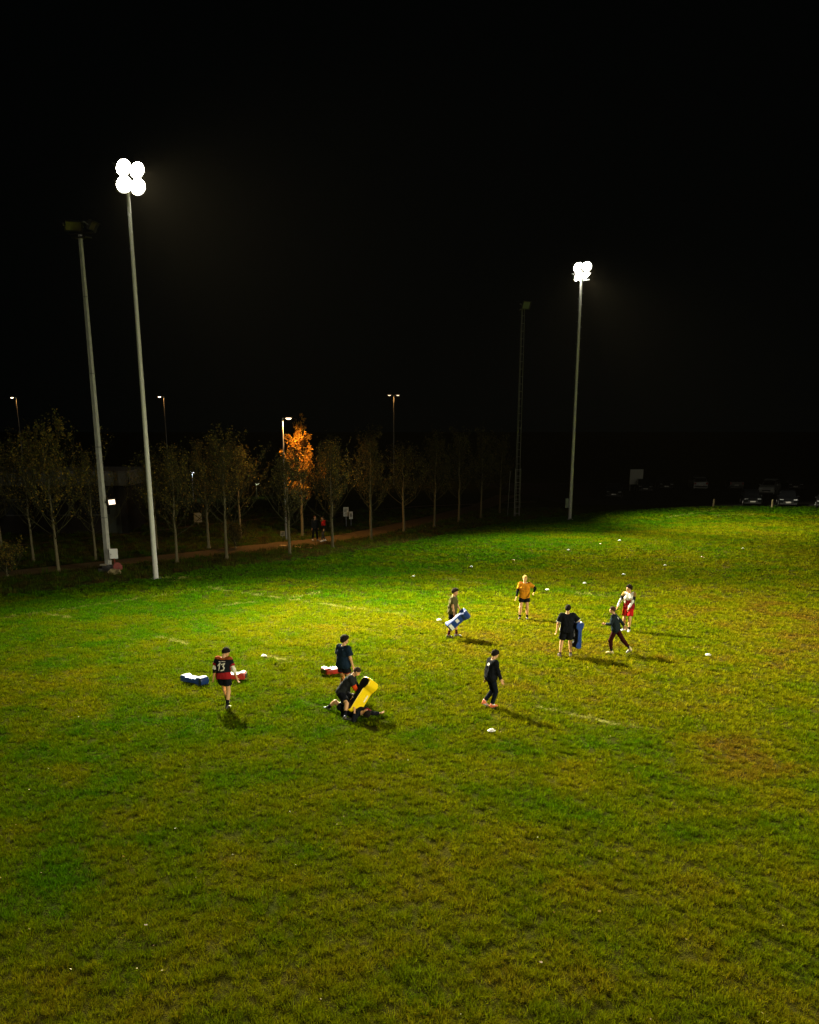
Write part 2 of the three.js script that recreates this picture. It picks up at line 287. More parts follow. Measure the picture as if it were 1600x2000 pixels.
steelMast('floodlight_mast', 'steel floodlight mast on the far touchline opposite the concrete mast', 41, -12, 18.8, 0.145, 0.09, [V(16, 0, -28), V(18, 0, -31), V(2, 0, -48)], [2500, 2000, 850], [0.58, 0.58, 0.9], 0, MG);
{ // switch box on the mast by the car park
  const t = thing('switch_box', 'small grey electrical box on the mast by the car park', 'switch box', [13.96, 1.02, -88.75]);
  part('cabinet', box(0.3, 0.78, 0.2, 0, 0.36, 0, 0.02), mat(0.17, 0.2, 0.16, 0.6), t); for (const y of [0.62, 0.1]) part('clamp', box(0.2, 0.04, 0.06, 0.24, y, 0), greyMetal, t);
}
{ // old concrete mast, its floodlights off
  const x = -16.25, z = -57.12, H = 16.9, t = thing('concrete_mast', 'square concrete mast with two unlit floodlights on top', 'mast', [x, 0, z], -0.45);
  const g = new THREE.CylinderGeometry(0.10, 0.185, H, 4, 12); g.rotateY(Math.PI / 4); g.translate(0, H / 2, 0);
  part('pole', g.toNonIndexed(), concrete, t); t.children[0].geometry.computeVertexNormals();
  for (let k = 0; k < 4; k++) part('pole_band', box(lerp(0.26, 0.165, k / 4), 0.05, lerp(0.26, 0.165, k / 4), 0, 2.9 + k * 3.7, 0), greyMetal, t);
  part('cross_arm', [box(1.7, 0.08, 0.08, 0.15, H + 0.03, 0), box(0.9, 0.05, 0.5, 0.1, H - 0.16, 0)], darkMetal, t);
  t.updateMatrixWorld(true);
  const a = floodFitting(t, V(-0.3, H + 0.42, 0.1), V(4, -10, -20), dullLens, 0.85, 0.5); const b = floodFitting(t, V(0.86, H + 0.36, 0.1), V(30, -10, -48), dullLens, 0.75, 0.42);
}
{ // meter cabinet, work light, ballast and cable reel round the concrete mast
  const c = thing('meter_cabinet', 'white electrical cabinet strapped to the foot of the concrete mast', 'cabinet', [-15.86, 0.7, -56.92], 0.25);
  part('cabinet_body', box(0.46, 0.54, 0.22, 0, 0.27, 0, 0.03), whiteBox, c); part('door', box(0.4, 0.48, 0.02, 0.01, 0.27, 0.115, 0.008), whiteBox, c); part('lock', box(0.03, 0.06, 0.02, -0.14, 0.25, 0.13), darkMetal, c);
  const w = thing('work_light', 'small lit work light clamped halfway down the concrete mast', 'work light', [-15.78, 3.74, -56.95]);
  part('lamp_housing', [box(0.44, 0.34, 0.1, 0.04, 0, -0.07, 0.02), box(0.12, 0.05, 0.05, -0.24, 0, -0.05)], darkMetal, w).rotation.set(0.35, 0.25, 0);
  part('lamp_glass', box(0.34, 0.26, 0.02, 0.055, -0.012, -0.005), new THREE.MeshStandardMaterial({ color: 0xffffff, emissive: lin(1, 0.78, 0.55), emissiveIntensity: 1.6 }), w).rotation.set(0.35, 0.25, 0);
  const l = new THREE.SpotLight(lin(1, 0.78, 0.55), 5, 0, 1.1, 1, 2); l.position.set(-15.70, 3.68, -56.7); l.target.position.set(-14.9, 0, -53.5); l.castShadow = true; scene.add(l, l.target);
  const b = thing('ballast_block', 'dark rubber and concrete ballast blocks round the foot of the mast', 'ballast', [-16.1, 0, -56.75], 0.2);
  part('block', box(1.0, 0.22, 0.42, -0.1, 0.11, 0.12, 0.03), mat(0.018, 0.018, 0.018, 0.8), b); part('block', box(0.8, 0.14, 0.4, 0.0, 0.29, -0.02, 0.03), mat(0.03, 0.03, 0.03, 0.8), b); part('cap_stone', box(0.36, 0.07, 0.3, -0.32, 0.395, 0.0, 0.015), mat(0.30, 0.27, 0.2, 0.9), b);
  const k = thing('rubble_stone', 'pale broken stone lying in front of the ballast blocks', 'stone', [-15.62, 0, -55.9], 0.4);
  const g = new THREE.IcosahedronGeometry(0.24, 2); const p = g.attributes.position; for (let i = 0; i < p.count; i++) { const s = 1 + 0.25 * n3(p.getX(i) * 6, p.getY(i) * 6, p.getZ(i) * 6); p.setXYZ(i, p.getX(i) * s * 1.4, Math.max(-0.1, p.getY(i) * s * 0.75), p.getZ(i) * s); } g.computeVertexNormals(); g.translate(0, 0.1, 0);
  part('stone_body', g, mat(0.22, 0.18, 0.08, 0.95), k);
  const e = thing('cable_reel', 'red cable reel leaning beside the concrete mast', 'cable reel', [-15.6, 0.28, -56.6], 0.35);
  for (const s of [-1, 1]) { const d = new THREE.CylinderGeometry(0.25, 0.25, 0.02, 24); d.rotateX(Math.PI / 2); d.translate(0, 0, s * 0.1); part('reel_disc', d, mat(0.17, 0.016, 0.008, 0.6), e); }
  const hub = new THREE.CylinderGeometry(0.15, 0.15, 0.18, 20); hub.rotateX(Math.PI / 2); part('cable_coil', hub, mat(0.13, 0.015, 0.008, 0.7), e);
  part('stand', [rod(V(-0.2, -0.27, -0.1), V(0.2, -0.27, -0.1), 0.012), rod(V(-0.2, -0.27, 0.1), V(0.2, -0.27, 0.1), 0.012), rod(V(0, 0, -0.12), V(-0.2, -0.27, -0.1), 0.012), rod(V(0, 0, 0.12), V(0.2, -0.27, 0.1), 0.012)], darkMetal, e);
  const cb = new THREE.TubeGeometry(new THREE.CatmullRomCurve3([V(-15.82, 0.75, -56.82), V(-15.78, 0.5, -56.74), V(-15.8, 0.25, -56.62), V(-15.72, 0.12, -56.56), V(-15.62, 0.13, -56.55)]), 24, 0.016, 6);
  tag(part('power_cable', cb, mat(0.28, 0.025, 0.012, 0.6), scene), 'red cable hanging from the white cabinet to the reel', 'cable');
}
{ // lattice mast with ladder sections
  const t = thing('lattice_mast', 'slim unlit lattice mast with ladder rungs by the tree row', 'mast', [10.0, 0, -91.3], 0.15), H = 16.8, m = mat(0.15, 0.15, 0.13, 0.6, 0.5);
  const corner = [[-0.2, 0], [0.2, 0], [0, -0.34]];
  for (const [a, b] of corner) part('leg', rod(V(a, 0, b), V(a * 0.6, H, b * 0.6), 0.028, 0.022, 8), m, t);
  for (let i = 0; i < 28; i++) { const y = 0.35 + i * 0.59, s = lerp(1, 0.6, y / H); part('rung', [0, 1, 2].map((k) => rod(V(corner[k][0] * s, y, corner[k][1] * s), V(corner[(k + 1) % 3][0] * s, y, corner[(k + 1) % 3][1] * s), 0.016, 0.016, 6)), m, t); }
  part('guard_ladder', [rod(V(-0.24, 0, 0.1), V(-0.24, 4.1, 0.1), 0.02), rod(V(0.24, 0, 0.1), V(0.24, 4.1, 0.1), 0.02), ...[...Array(8)].map((_, i) => rod(V(-0.24, 0.3 + i * 0.53, 0.1), V(0.24, 0.3 + i * 0.53, 0.1), 0.014))], mat(0.24, 0.24, 0.2, 0.5, 0.5), t);
  part('stay', rod(V(-0.75, 0, -0.2), V(-0.62, 3.9, -0.2), 0.03), m, t);
  t.updateMatrixWorld(true); floodFitting(t, V(0.2, H + 0.3, 0), V(30, 0, -60), mat(0.10, 0.13, 0.09, 0.3), 0.8, 0.6); part('top_arm', rod(V(-0.3, H - 0.1, 0), V(0.3, H + 0.3, -0.1), 0.03), m, t);
}
const sodium = lin(1, 0.50, 0.14);
function streetLamp(x, z, H, arm, label, power, glow, color = sodium) {
  const t = thing('street_lamp', label, 'street lamp', [x, 0, z], 0, 'street lamps beyond the pitch');
  part('pole', rod(V(0, 0, 0), V(0, H, 0), 0.085, 0.05, 12), greyMetal, t);
  for (const a of arm) {
    const s = Math.sign(a), g = new THREE.CapsuleGeometry(0.11, 0.36, 4, 10); g.rotateZ(Math.PI / 2); g.scale(1, 0.62, 1.2); g.translate(a, H + 0.06, 0);
    part('arm', rod(V(0, H - 0.04, 0), V(a - s * 0.2, H + 0.05, 0), 0.035, 0.03, 8), greyMetal, t);
    part('lamp_housing', g, darkMetal, t);
    const len = new THREE.SphereGeometry(0.13, 14, 8, 0, Math.PI * 2, Math.PI / 2, Math.PI / 2); len.scale(1.5, 0.75, 1); len.translate(a, H + 0.0, 0);
    part('lamp_lens', len, new THREE.MeshStandardMaterial({ color: 0xffffff, emissive: color.clone().lerp(lin(1, 0.9, 0.75), 0.45), emissiveIntensity: glow }), t);
    const l = new THREE.SpotLight(color, power, 0, 1.5, 0.35, 2); l.position.set(x + a, H - 0.13, z); l.target.position.set(x + a, 0, z); l.shadow.radius = 5; l.castShadow = true; scene.add(l, l.target);
  }
  return t;
}
streetLamp(-8.1, -72.9, 8.15, [0.42], 'street lamp shining on the orange autumn tree', 180, 5);
streetLamp(-30.8, -140, 11.1, [-0.55], 'distant lit street lamp beyond the bare tree by the steel mast', 40, 7);
streetLamp(-49.9, -140, 11.0, [-0.55], 'distant lit street lamp beyond the tree by the shrub', 40, 7);
streetLamp(-1.06, -140, 11.3, [-0.55, 0.55], 'distant street lamp with two arms above the tree row', 22, 1.6);
streetLamp(-22.2, -112, 2.9, [0.12], 'low white path lamp far behind the bare trees', 8, 5, lin(0.85, 0.95, 1));
streetLamp(-16, -116, 1.5, [0.12], 'tiny greenish path lamp glimmering between two trunks', 2, 1.6, lin(0.8, 1, 0.4));

// ---------------------------------------------------------------- trees
const bark = new THREE.MeshStandardMaterial({ map: (() => { const t = tex(256, (u, v) => { const n = clamp(0.5 + 0.5 * tn(u, v, 14, 3) + 0.3 * tn(u, v, 50, 6)); return mixc([0.06, 0.05, 0.022], [0.15, 0.13, 0.055], n); }); t.repeat.set(1, 3); return t; })(), roughness: 0.95 });
const twigMat = mat(0.036, 0.036, 0.015, 0.95, 0, { specularIntensity: 0.1 });
const leafMat = new THREE.MeshPhysicalMaterial({ vertexColors: true, roughness: 0.9, specularIntensity: 0.05, side: THREE.DoubleSide, transmission: 0.3, thickness: 0 });
function treeParts(seed, H, spread, clear, leaves, leafSize, palette) {
  const r = rng(seed), wood = [], stem = [], pos = [], col = [], idx = [], nor = [];
  const limb = (pts, r0, r1, seg, to = wood) => { for (let i = 1; i < pts.length; i++) to.push(rod(pts[i - 1], pts[i], lerp(r0, r1, (i - 1) / (pts.length - 1)), lerp(r0, r1, i / (pts.length - 1)), seg, false)); };
  const tips = [];
  const trunk = []; for (let i = 0; i <= 9; i++) trunk.push(V((r() - 0.5) * 0.07 * i / 3, H * 0.93 * i / 9, (r() - 0.5) * 0.07 * i / 3)); trunk[0].set(0, 0, 0);
  limb(trunk, H * 0.0115 + 0.02, 0.012, 9, stem); stem.push(rod(V(0, -0.05, 0), V(0, 0.22, 0), H * 0.0115 + 0.07, H * 0.0115 + 0.02, 9, false));
  const prof = (k) => Math.pow(Math.sin(Math.PI * clamp(0.12 + 0.86 * Math.pow(k, 0.72))), 0.8); // crown radius by height
  const grow = (p, dir, L, rad, depth) => {
    const pts = [p.clone()], d = dir.clone(), n = depth > 1 ? 5 : 3;
    for (let i = 0; i < n; i++) { d.add(V((r() - 0.5) * 0.35, 0.12 + r() * 0.12, (r() - 0.5) * 0.35)).normalize(); pts.push(pts[i].clone().addScaledVector(d, L / n)); }
    limb(pts, rad, rad * 0.35, depth > 1 ? 6 : depth ? 4 : 3);
    if (!depth) { tips.push(pts[1], pts[2], pts[3]); return; }
    const kids = depth > 1 ? 7 : 5;
    for (let i = 0; i < kids; i++) { const q = pts[1 + Math.floor(r() * n)], a = r() * 6.283; grow(q, d.clone().multiplyScalar(0.9).add(V(Math.cos(a) * 0.75, 0.1 + 0.4 * r(), Math.sin(a) * 0.75)).normalize(), L * (0.34 + 0.2 * r()), rad * 0.45, depth - 1); }
  };
  const N = 30;
  for (let i = 0; i < N; i++) {
    const k = i / (N - 1), y = lerp(clear, H * 0.86, k), a = i * 2.4 + r(), reach = spread * lerp(1.0, 0.42, Math.pow(k, 0.9)) * (0.75 + 0.45 * r()), up = lerp(0.42, 1.7, k);
    const f = y / (H * 0.93) * 9, j = Math.min(8, Math.floor(f)), p = trunk[j].clone().lerp(trunk[j + 1], f - j);
    grow(p, V(Math.cos(a), up, Math.sin(a)).normalize(), reach * 1.1, lerp(0.026, 0.010, k), k < 0.85 ? 2 : 1);
  }
  for (let i = 0; i < leaves; i++) {
    const t = tips[Math.floor(r() * tips.length)], c = t.clone().add(V((r() - 0.5) * 0.22, (r() - 0.5) * 0.22, (r() - 0.5) * 0.22));
    const clump = n3(t.x * 0.9 + seed, t.y * 0.9, t.z * 0.9); if (clump < -0.05 && r() < 0.75) continue;
    const u = V(r() - 0.5, r() - 0.5, r() - 0.5).normalize(), v = V(r() - 0.5, r() - 0.5, r() - 0.5).cross(u).normalize(), s = leafSize * (0.6 + 0.8 * r()), nrm = u.clone().cross(v);
    const C = palette[Math.floor(r() * palette.length)], w = 0.75 + 0.5 * r(), k = pos.length / 3;
    for (const [a, b, h] of [[-1, 0, 0], [0, -0.5, -0.15], [1, 0, 0], [0, 0.5, -0.15]]) { const q = c.clone().addScaledVector(u, a * s).addScaledVector(v, b * s).addScaledVector(nrm, h * s); pos.push(q.x, q.y, q.z); nor.push(nrm.x, nrm.y, nrm.z); col.push(C[0] * w, C[1] * w, C[2] * w); }
    idx.push(k, k + 1, k + 2, k, k + 2, k + 3);
  }
  const g = new THREE.BufferGeometry(); g.setAttribute('position', new THREE.Float32BufferAttribute(pos, 3)); g.setAttribute('normal', new THREE.Float32BufferAttribute(nor, 3)); g.setAttribute('color', new THREE.Float32BufferAttribute(col, 3)); g.setIndex(idx);
  return { stem: merge(stem), wood: merge(wood), crown: g };
}
const YEL = [[0.20, 0.15, 0.02], [0.26, 0.17, 0.02], [0.11, 0.11, 0.02], [0.16, 0.10, 0.02], [0.08, 0.085, 0.016]], ORA = [[0.42, 0.20, 0.02], [0.48, 0.25, 0.03], [0.34, 0.13, 0.012], [0.40, 0.24, 0.03]], DUN = [[0.075, 0.06, 0.016], [0.10, 0.075, 0.018], [0.05, 0.055, 0.014]];
function makeTree(P, name, label, x, z, turn = 0, s = 1, group) {
  const t = thing(name, label, 'tree', [x, 0, z], turn, group); t.scale.set(s * (1 + 0.1 * Math.sin(x * 7)), s * (1 + 0.07 * Math.sin(z * 5)), s * (1 + 0.1 * Math.cos(x * 5))); t.rotation.z = 0.03 * Math.sin(x * 3 + z); t.rotation.x = 0.025 * Math.cos(x + z * 2);
  part('trunk', P.stem, bark, t); part('limbs', P.wood, twigMat, t); part('crown', P.crown, leafMat, t); return t;
}
const TA = treeParts(101, 7.0, 3.1, 1.75, 7000, 0.062, [...YEL, ...DUN]), TB = treeParts(102, 6.8, 2.9, 1.7, 5200, 0.058, [...DUN, ...DUN, ...YEL]), TC = treeParts(103, 6.1, 2.2, 1.7, 3600, 0.056, [...DUN, YEL[2]]), TD = treeParts(104, 7.4, 2.3, 1.9, 4500, 0.065, DUN);
const TG = 'row of young trees along the footpath';
makeTree(TA, 'young_tree', 'young tree holding clumps of yellow leaves beside the shrub', -18.84, -56.51, 0, 1, TG);
makeTree(TB, 'young_tree', 'nearly bare young tree right behind the steel mast', -13.2, -60.6, 1.2, 0.98, TG);
makeTree(TB, 'young_tree', 'spreading bare-branched young tree next along from the steel mast', -10.56, -62.3, 3.0, 1, TG);
makeTree(TC, 'young_tree', 'thin young tree in front of the orange autumn tree', -6.94, -64.05, 0.4, 1, TG);
makeTree(TB, 'young_tree', 'young tree beside the two walkers on the footpath', -4.55, -68.16, 4.4, 1, TG);
makeTree(TD, 'young_tree', 'dim young tree beside the two small signs', -2.15, -72.81, 1, 0.95, TG);
makeTree(TC, 'young_tree', 'dim young tree under the two-armed street lamp', 0.15, -78.11, 2, 1.1, TG);
for (const [x, z, a, s, lab] of [[2.54, -82.08, 3, 1.05, 'dark row tree, fourth from the lattice mast'], [4.71, -86.46, 4, 0.95, 'dark row tree, third from the lattice mast'], [6.81, -90.3, 5, 0.95, 'dark row tree, second from the lattice mast'], [8.87, -95, 2.2, 0.9, 'dark row tree standing just behind the lattice mast']]) makeTree(TD, 'young_tree', lab, x, z, a, s, TG);
const TH = 'dark trees beyond the footpath';
for (const [P, x, z, a, s, lab] of [[TB, -21.87, -61.33, 2, 0.95, 'dark tree across the footpath behind the yellow-leaved young tree'], [TB, -18.39, -62.1, 1, 0.9, 'dark tree across the footpath behind the concrete mast'], [TC, -15.7, -66.5, 4, 0.95, 'dark tree across the footpath behind the steel mast'], [TB, -12.69, -68.16, 5, 1, 'dark tree across the footpath beside the low dark shrub'], [TC, -11.6, -74.8, 3.3, 1.05, 'dark tree beyond the footpath beside the lit street lamp'], [TD, -5.6, -82.1, 3, 1, 'dark tree beyond the two walkers on the footpath'], [TC, -25.5, -66, 2.4, 1.1, 'dark tree in front of the flat-roofed pavilion'], [TD, -2.6, -88, 1.7, 1.05, 'dark tree behind the two notice boards']]) makeTree(P, 'park_tree', lab, x, z, a, s, TH);
makeTree(treeParts(105, 8.6, 1.9, 2.2, 11000, 0.085, ORA), 'autumn_tree', 'orange leaved autumn tree lit by the street lamp', -7.25, -75.9, 0.8, 1);
{ // shrubs
  const shrub = (seed, x, z, s, label, pal) => { const P = treeParts(seed, 1.5, 1.3, 0.12, 2200, 0.06, pal), t = thing('shrub', label, 'shrub', [x, 0, z], seed); t.scale.set(s * 1.25, s, s * 1.25); part('stem', P.stem, bark, t); part('twigs', P.wood, twigMat, t); part('foliage', P.crown, leafMat, t); };
  shrub(201, -21.1, -55.0, 0.85, 'leafy shrub with some yellow leaves at the edge of the verge', YEL);
  shrub(202, -10.9, -68.0, 0.75, 'low dark shrub behind the spreading young tree', DUN);
}
// ---------------------------------------------------------------- buildings, signs, small things beyond the pitch
{
  const fascia = mat(0.085, 0.088, 0.08, 0.95, 0, { specularIntensity: 0.1 });
  const t = thing('pavilion', 'low flat-roofed pavilion with a pale concrete fascia behind the trees', 'building', [-28.5, 0, -80], 0.06);
  part('wall', box(16, 3.5, 7, 0, 1.75, -0.6), mat(0.014, 0.013, 0.012, 0.95, 0, { specularIntensity: 0.1 }), t);
  part('roof', box(17, 0.12, 8.4, 0, 4.46, -0.2), mat(0.06, 0.06, 0.06, 0.9), t);
  for (let i = 0; i < 6; i++) part('fascia_panel', box(2.8, 0.9, 0.14, -7.1 + i * 2.83, 3.95, 4.0, 0.01), fascia, t);
  for (const s of [-1, 1]) part('fascia_panel', box(0.14, 0.9, 8.0, s * 8.56, 3.95, -0.1), fascia, t);
  for (let i = 0; i < 5; i++) { const w = part('window', box(1.7, 1.2, 0.06, -6 + i * 3, 1.9, 2.93), mat(0.03, 0.03, 0.03, 0.5), t); part('pane', box(1.5, 1.0, 0.02, -6 + i * 3, 1.9, 2.97), mat(0.012, 0.014, 0.016, 0.08), w); }
  part('door', box(1.0, 2.1, 0.06, 7.0, 1.05, 2.93), mat(0.02, 0.03, 0.02, 0.6), t);
}
const signWhite = mat(0.55, 0.53, 0.44, 0.6), signInk = mat(0.05, 0.05, 0.045, 0.7);
function sign(x, z, w, h, y, turn, label, marks, tone = signWhite) {
  const t = thing('park_sign', label, 'sign', [x, 0, z], turn);
  part('post', rod(V(0, 0, -0.05), V(0, y + h * 0.4, -0.05), 0.03, 0.03, 8), greyMetal, t);
  const b = part('board', box(w, h, 0.03, 0, y, 0, 0.008), tone, t);
  for (const [a, c, p, q] of marks) part('printed_mark', box(p, q, 0.004, a, y + c, 0.018), signInk, b);
}
sign(-4.42, -82.9, 0.42, 0.72, 1.14, 0.1, 'taller pale notice board with dark print at the path', [[0, 0.2, 0.24, 0.05], [-0.04, 0.06, 0.2, 0.08], [0.05, -0.1, 0.22, 0.06], [0, -0.24, 0.28, 0.03]]);
sign(-4.02, -82.7, 0.30, 0.58, 0.88, 0.1, 'shorter pale notice board with one dark mark at the path', [[0, 0.02, 0.09, 0.26]]);
sign(-8.38, -73.2, 0.34, 0.34, 0.42, 0.25, 'small low pale sign behind the thin young tree', [[0.02, 0.04, 0.16, 0.05], [-0.03, -0.06, 0.18, 0.04]], mat(0.30, 0.30, 0.22, 0.7));
sign(-16.33, -83.7, 0.62, 0.75, 0.62, 0.2, 'faint pale board with a printed base far behind the trees', [[0, -0.2, 0.46, 0.06], [-0.1, 0.12, 0.1, 0.1], [0.12, 0.14, 0.1, 0.08]], mat(0.2, 0.22, 0.18, 0.8));
{
  const t = thing('score_board', 'large plain pale board standing beyond the parked cars', 'board', [28.5, 0, -128.5], 0.05);
  part('panel', box(1.6, 1.75, 0.08, 0, 1.62, 0, 0.01), mat(0.55, 0.55, 0.48, 0.8), t); for (const s of [-1, 1]) part('post', box(0.09, 2.4, 0.09, s * 0.7, 1.2, -0.09), greyMetal, t);
}
for (const [x, z, lab] of [[30.62, -103.1, 'short pale timber post standing alone at the pitch end'], [35.95, -101.9, 'short pale timber post between two parked cars']]) {
  const t = thing('timber_post', lab, 'post', [x, 0, z], 0.3, 'timber posts at the pitch end');
  part('shaft', box(0.12, 0.72, 0.12, 0, 0.36, 0, 0.01), mat(0.34, 0.27, 0.13, 0.9), t); const g = new THREE.ConeGeometry(0.08, 0.07, 4); g.rotateY(Math.PI / 4); g.translate(0, 0.755, 0); part('cap', g, mat(0.34, 0.27, 0.13, 0.9), t);
}
for (const [x, z, w] of [[-7.94, -69.3, 0.42], [-6.83, -68.5, 0.48], [-6.04, -67.95, 0.3]]) { const t = thing('path_slab', 'pale slab laid flat across the brown footpath', 'slab', [x, 0, z], -0.6, 'slabs across the footpath'); part('slab_top', box(w, 0.05, 0.3, 0, 0.022, 0, 0.01), mat(0.50, 0.33, 0.14, 0.8), t); part('slab_foot', box(w + 0.06, 0.02, 0.34, 0, 0.004, 0), mat(0.1, 0.07, 0.04, 0.9), t); }

// ---------------------------------------------------------------- cars
const glass = mat(0.008, 0.009, 0.011, 0.06), tyre = mat(0.012, 0.012, 0.012, 0.85), rim = mat(0.3, 0.3, 0.3, 0.35, 0.8), lampGlass = mat(0.75, 0.76, 0.78, 0.12), tail = mat(0.25, 0.01, 0.01, 0.2), plate = mat(0.65, 0.62, 0.56, 0.5), trim = mat(0.015, 0.015, 0.016, 0.6);
const flat = (pts) => new THREE.Shape(pts.map(([a, b]) => new THREE.Vector2(a, b)));
function car(label, x, z, turn, color, tall = 1, rough = 0.25) { // nose along +z
  const t = thing('parked_car', label, 'car', [x, 0, z], turn, 'cars in the car park'), paint_ = mat(...color, rough, 0.2, { clearcoat: 0.7, clearcoatRoughness: 0.15 });
  const ex = (pts, w, b) => { const g = new THREE.ExtrudeGeometry(flat(pts), { depth: w - 2 * b, bevelEnabled: true, bevelSize: b, bevelThickness: b, bevelSegments: 3, curveSegments: 6 }); g.translate(0, 0, -(w - 2 * b) / 2); g.rotateY(-Math.PI / 2); return g; };
  const h = tall;
  const lower = [[-2.0, 0.28], [-1.72, 0.24], [-1.62, 0.5], [-1.25, 0.62], [-0.9, 0.5], [-0.82, 0.22], [0.95, 0.22], [1.02, 0.5], [1.32, 0.62], [1.68, 0.5], [1.76, 0.25], [2.02, 0.3], [2.06, 0.62 * h], [1.9, 0.78 * h], [0.95, 0.93 * h], [-1.6, 0.98 * h], [-2.0, 0.9 * h]];
  part('body', ex(lower, 1.74, 0.06), paint_, t);
  part('roof', ex([[-1.35, 1.40 * h], [-0.9, 1.47 * h], [0.05, 1.45 * h], [0.3, 1.38 * h], [0.22, 1.35 * h], [-1.3, 1.36 * h]], 1.34, 0.03), paint_, t);
  part('cabin_glass', ex([[-1.72, 0.95 * h], [-1.32, 1.38 * h], [0.24, 1.38 * h], [0.98, 0.92 * h]], 1.42, 0.05), glass, t);
  for (const s of [-1, 1]) {
    part('pillar', [rod(V(s * 0.7, 0.93 * h, 0.98), V(s * 0.63, 1.4 * h, 0.24), 0.035, 0.03, 6), rod(V(s * 0.72, 0.95 * h, -0.35), V(s * 0.66, 1.4 * h, -0.4), 0.035, 0.03, 6), rod(V(s * 0.72, 0.95 * h, -1.72), V(s * 0.64, 1.4 * h, -1.3), 0.05, 0.04, 6)], paint_, t);
    const m = part('wing_mirror', (() => { const g = new THREE.SphereGeometry(0.1, 10, 8); g.scale(0.9, 0.75, 0.5); g.translate(s * 0.95, 0.98 * h, 0.72); return g; })(), paint_, t);
    part('headlight', box(0.36, 0.13, 0.12, s * 0.62, 0.68 * h, 2.0, 0.03), lampGlass, t); part('tail_light', box(0.24, 0.24, 0.08, s * 0.7, 0.78 * h, -2.03, 0.02), tail, t);
    for (const zz of [1.35, -1.25]) { const w = new THREE.CylinderGeometry(0.32, 0.32, 0.2, 24); w.rotateZ(Math.PI / 2); w.translate(s * 0.8, 0.32, zz); const wheel = part('wheel', w, tyre, t); const q = new THREE.CylinderGeometry(0.2, 0.21, 0.03, 18); q.rotateZ(Math.PI / 2); q.translate(s * 0.905, 0.32, zz); part('rim', q, rim, wheel); }
  }
  part('grille', box(0.95, 0.16, 0.06, 0, 0.5 * h, 2.09, 0.02), trim, t); part('bumper', [box(1.6, 0.16, 0.1, 0, 0.33, 2.07, 0.04), box(1.6, 0.2, 0.1, 0, 0.42, -2.03, 0.04)], trim, t);
  part('number_plate', box(0.5, 0.11, 0.02, 0, 0.47, 2.13), plate, t); part('number_plate', box(0.5, 0.11, 0.02, 0, 0.58, -2.1), plate, t);
  return t;
}
const BLK = [0.008, 0.009, 0.011];
car('black car behind the timber post, nose to the pitch', 35.0, -105.4, -0.22, BLK, 1);
car('black car with a pale front plate beside the second timber post', 38.2, -104.2, -0.28, [0.010, 0.011, 0.014], 1);
car('dark car with a pale bright bumper at the end of the front row', 41.3, -102.3, -0.38, [0.02, 0.02, 0.022], 1);
car('white tall car parked behind the front row', 42.0, -120.4, -0.5, [0.5, 0.5, 0.48], 1.18, 0.4);
car('silver car in the back row turned tail to the pitch', 36.9, -131.5, Math.PI - 0.1, [0.35, 0.35, 0.34], 1, 0.4);
car('dark car in the back row with reddish tail lamps', 41.5, -131.5, Math.PI - 0.2, [0.012, 0.012, 0.013], 1);
car('dark car parked in front of the pale board', 28.9, -126.2, -0.1, [0.012, 0.013, 0.014], 1);
car('dark car in the back row next to the pale board', 32.6, -131.2, -0.1, [0.014, 0.014, 0.016], 1);
car('dark car parked alone near the mast with climbing steps', 23.4, -116.2, -0.2, BLK, 1);
car('dark car in the back row behind the white tall car', 48.6, -130.5, -0.3, [0.012, 0.012, 0.014], 1);

// ---------------------------------------------------------------- marker discs
{
  const pts = [[0.028, 0.062], [0.04, 0.06], [0.06, 0.048], [0.082, 0.028], [0.098, 0.004], [0.1, 0], [0.094, 0.0], [0.076, 0.024], [0.055, 0.042], [0.03, 0.054]].map(([a, b]) => new THREE.Vector2(a, b));
  const g = new THREE.LatheGeometry(pts, 24), white = mat(0.55, 0.53, 0.44, 0.6), orange = mat(0.42, 0.15, 0.03, 0.5);
  const lip = new THREE.TorusGeometry(0.1, 0.006, 6, 24); lip.rotateX(Math.PI / 2); lip.translate(0, 0.006, 0);
  const list = [
    [0.60, -54.55, 0, 'white marker disc in the far arc, its end by the lattice mast side'], [3.92, -58.39, 0, 'white marker disc in the far arc behind the olive shirted man'], [6.63, -61.33, 1, 'orange marker disc directly behind the orange shirted man'],
    [7.11, -50.02, 0, 'white marker disc just beside the orange shirted man'], [9.3, -52.19, 0, 'white marker disc between the orange shirted and red shorted men'], [11.93, -55.32, 0, 'white marker disc behind the red shorted man'], [15.07, -59.05, 0, 'white marker disc second beyond the red shorted man'], [18.26, -62.79, 1, 'orange marker disc beyond the red shorted man'], [22.15, -67.3, 0, 'white marker disc at the outer end of the slanting row'],
    [10.68, -66.46, 0, 'white marker disc straight out from the stepped mast'], [13.39, -69.95, 1, 'orange marker disc near the foot of the stepped mast'], [15.12, -72.15, 0, 'white marker disc closest to the stepped mast'],
    [1.55, -41.99, 0, 'white marker disc behind the legs of the olive shirted man'], [-4.82, -35.09, 0, 'white marker disc beyond the man numbered 13'], [2.37, -25.95, 0, 'white marker disc on open turf past the coach in black'], [10.75, -35.25, 0, 'white marker disc on open turf past the running man'],
  ];
  for (const [x, z, c, lab] of list) { const t = thing('marker_disc', lab, 'marker disc', [x, 0.05, z], x, 'marker discs on the pitch'); part('dome', g, c ? orange : white, t); part('rim', lip, c ? orange : white, t); }
}
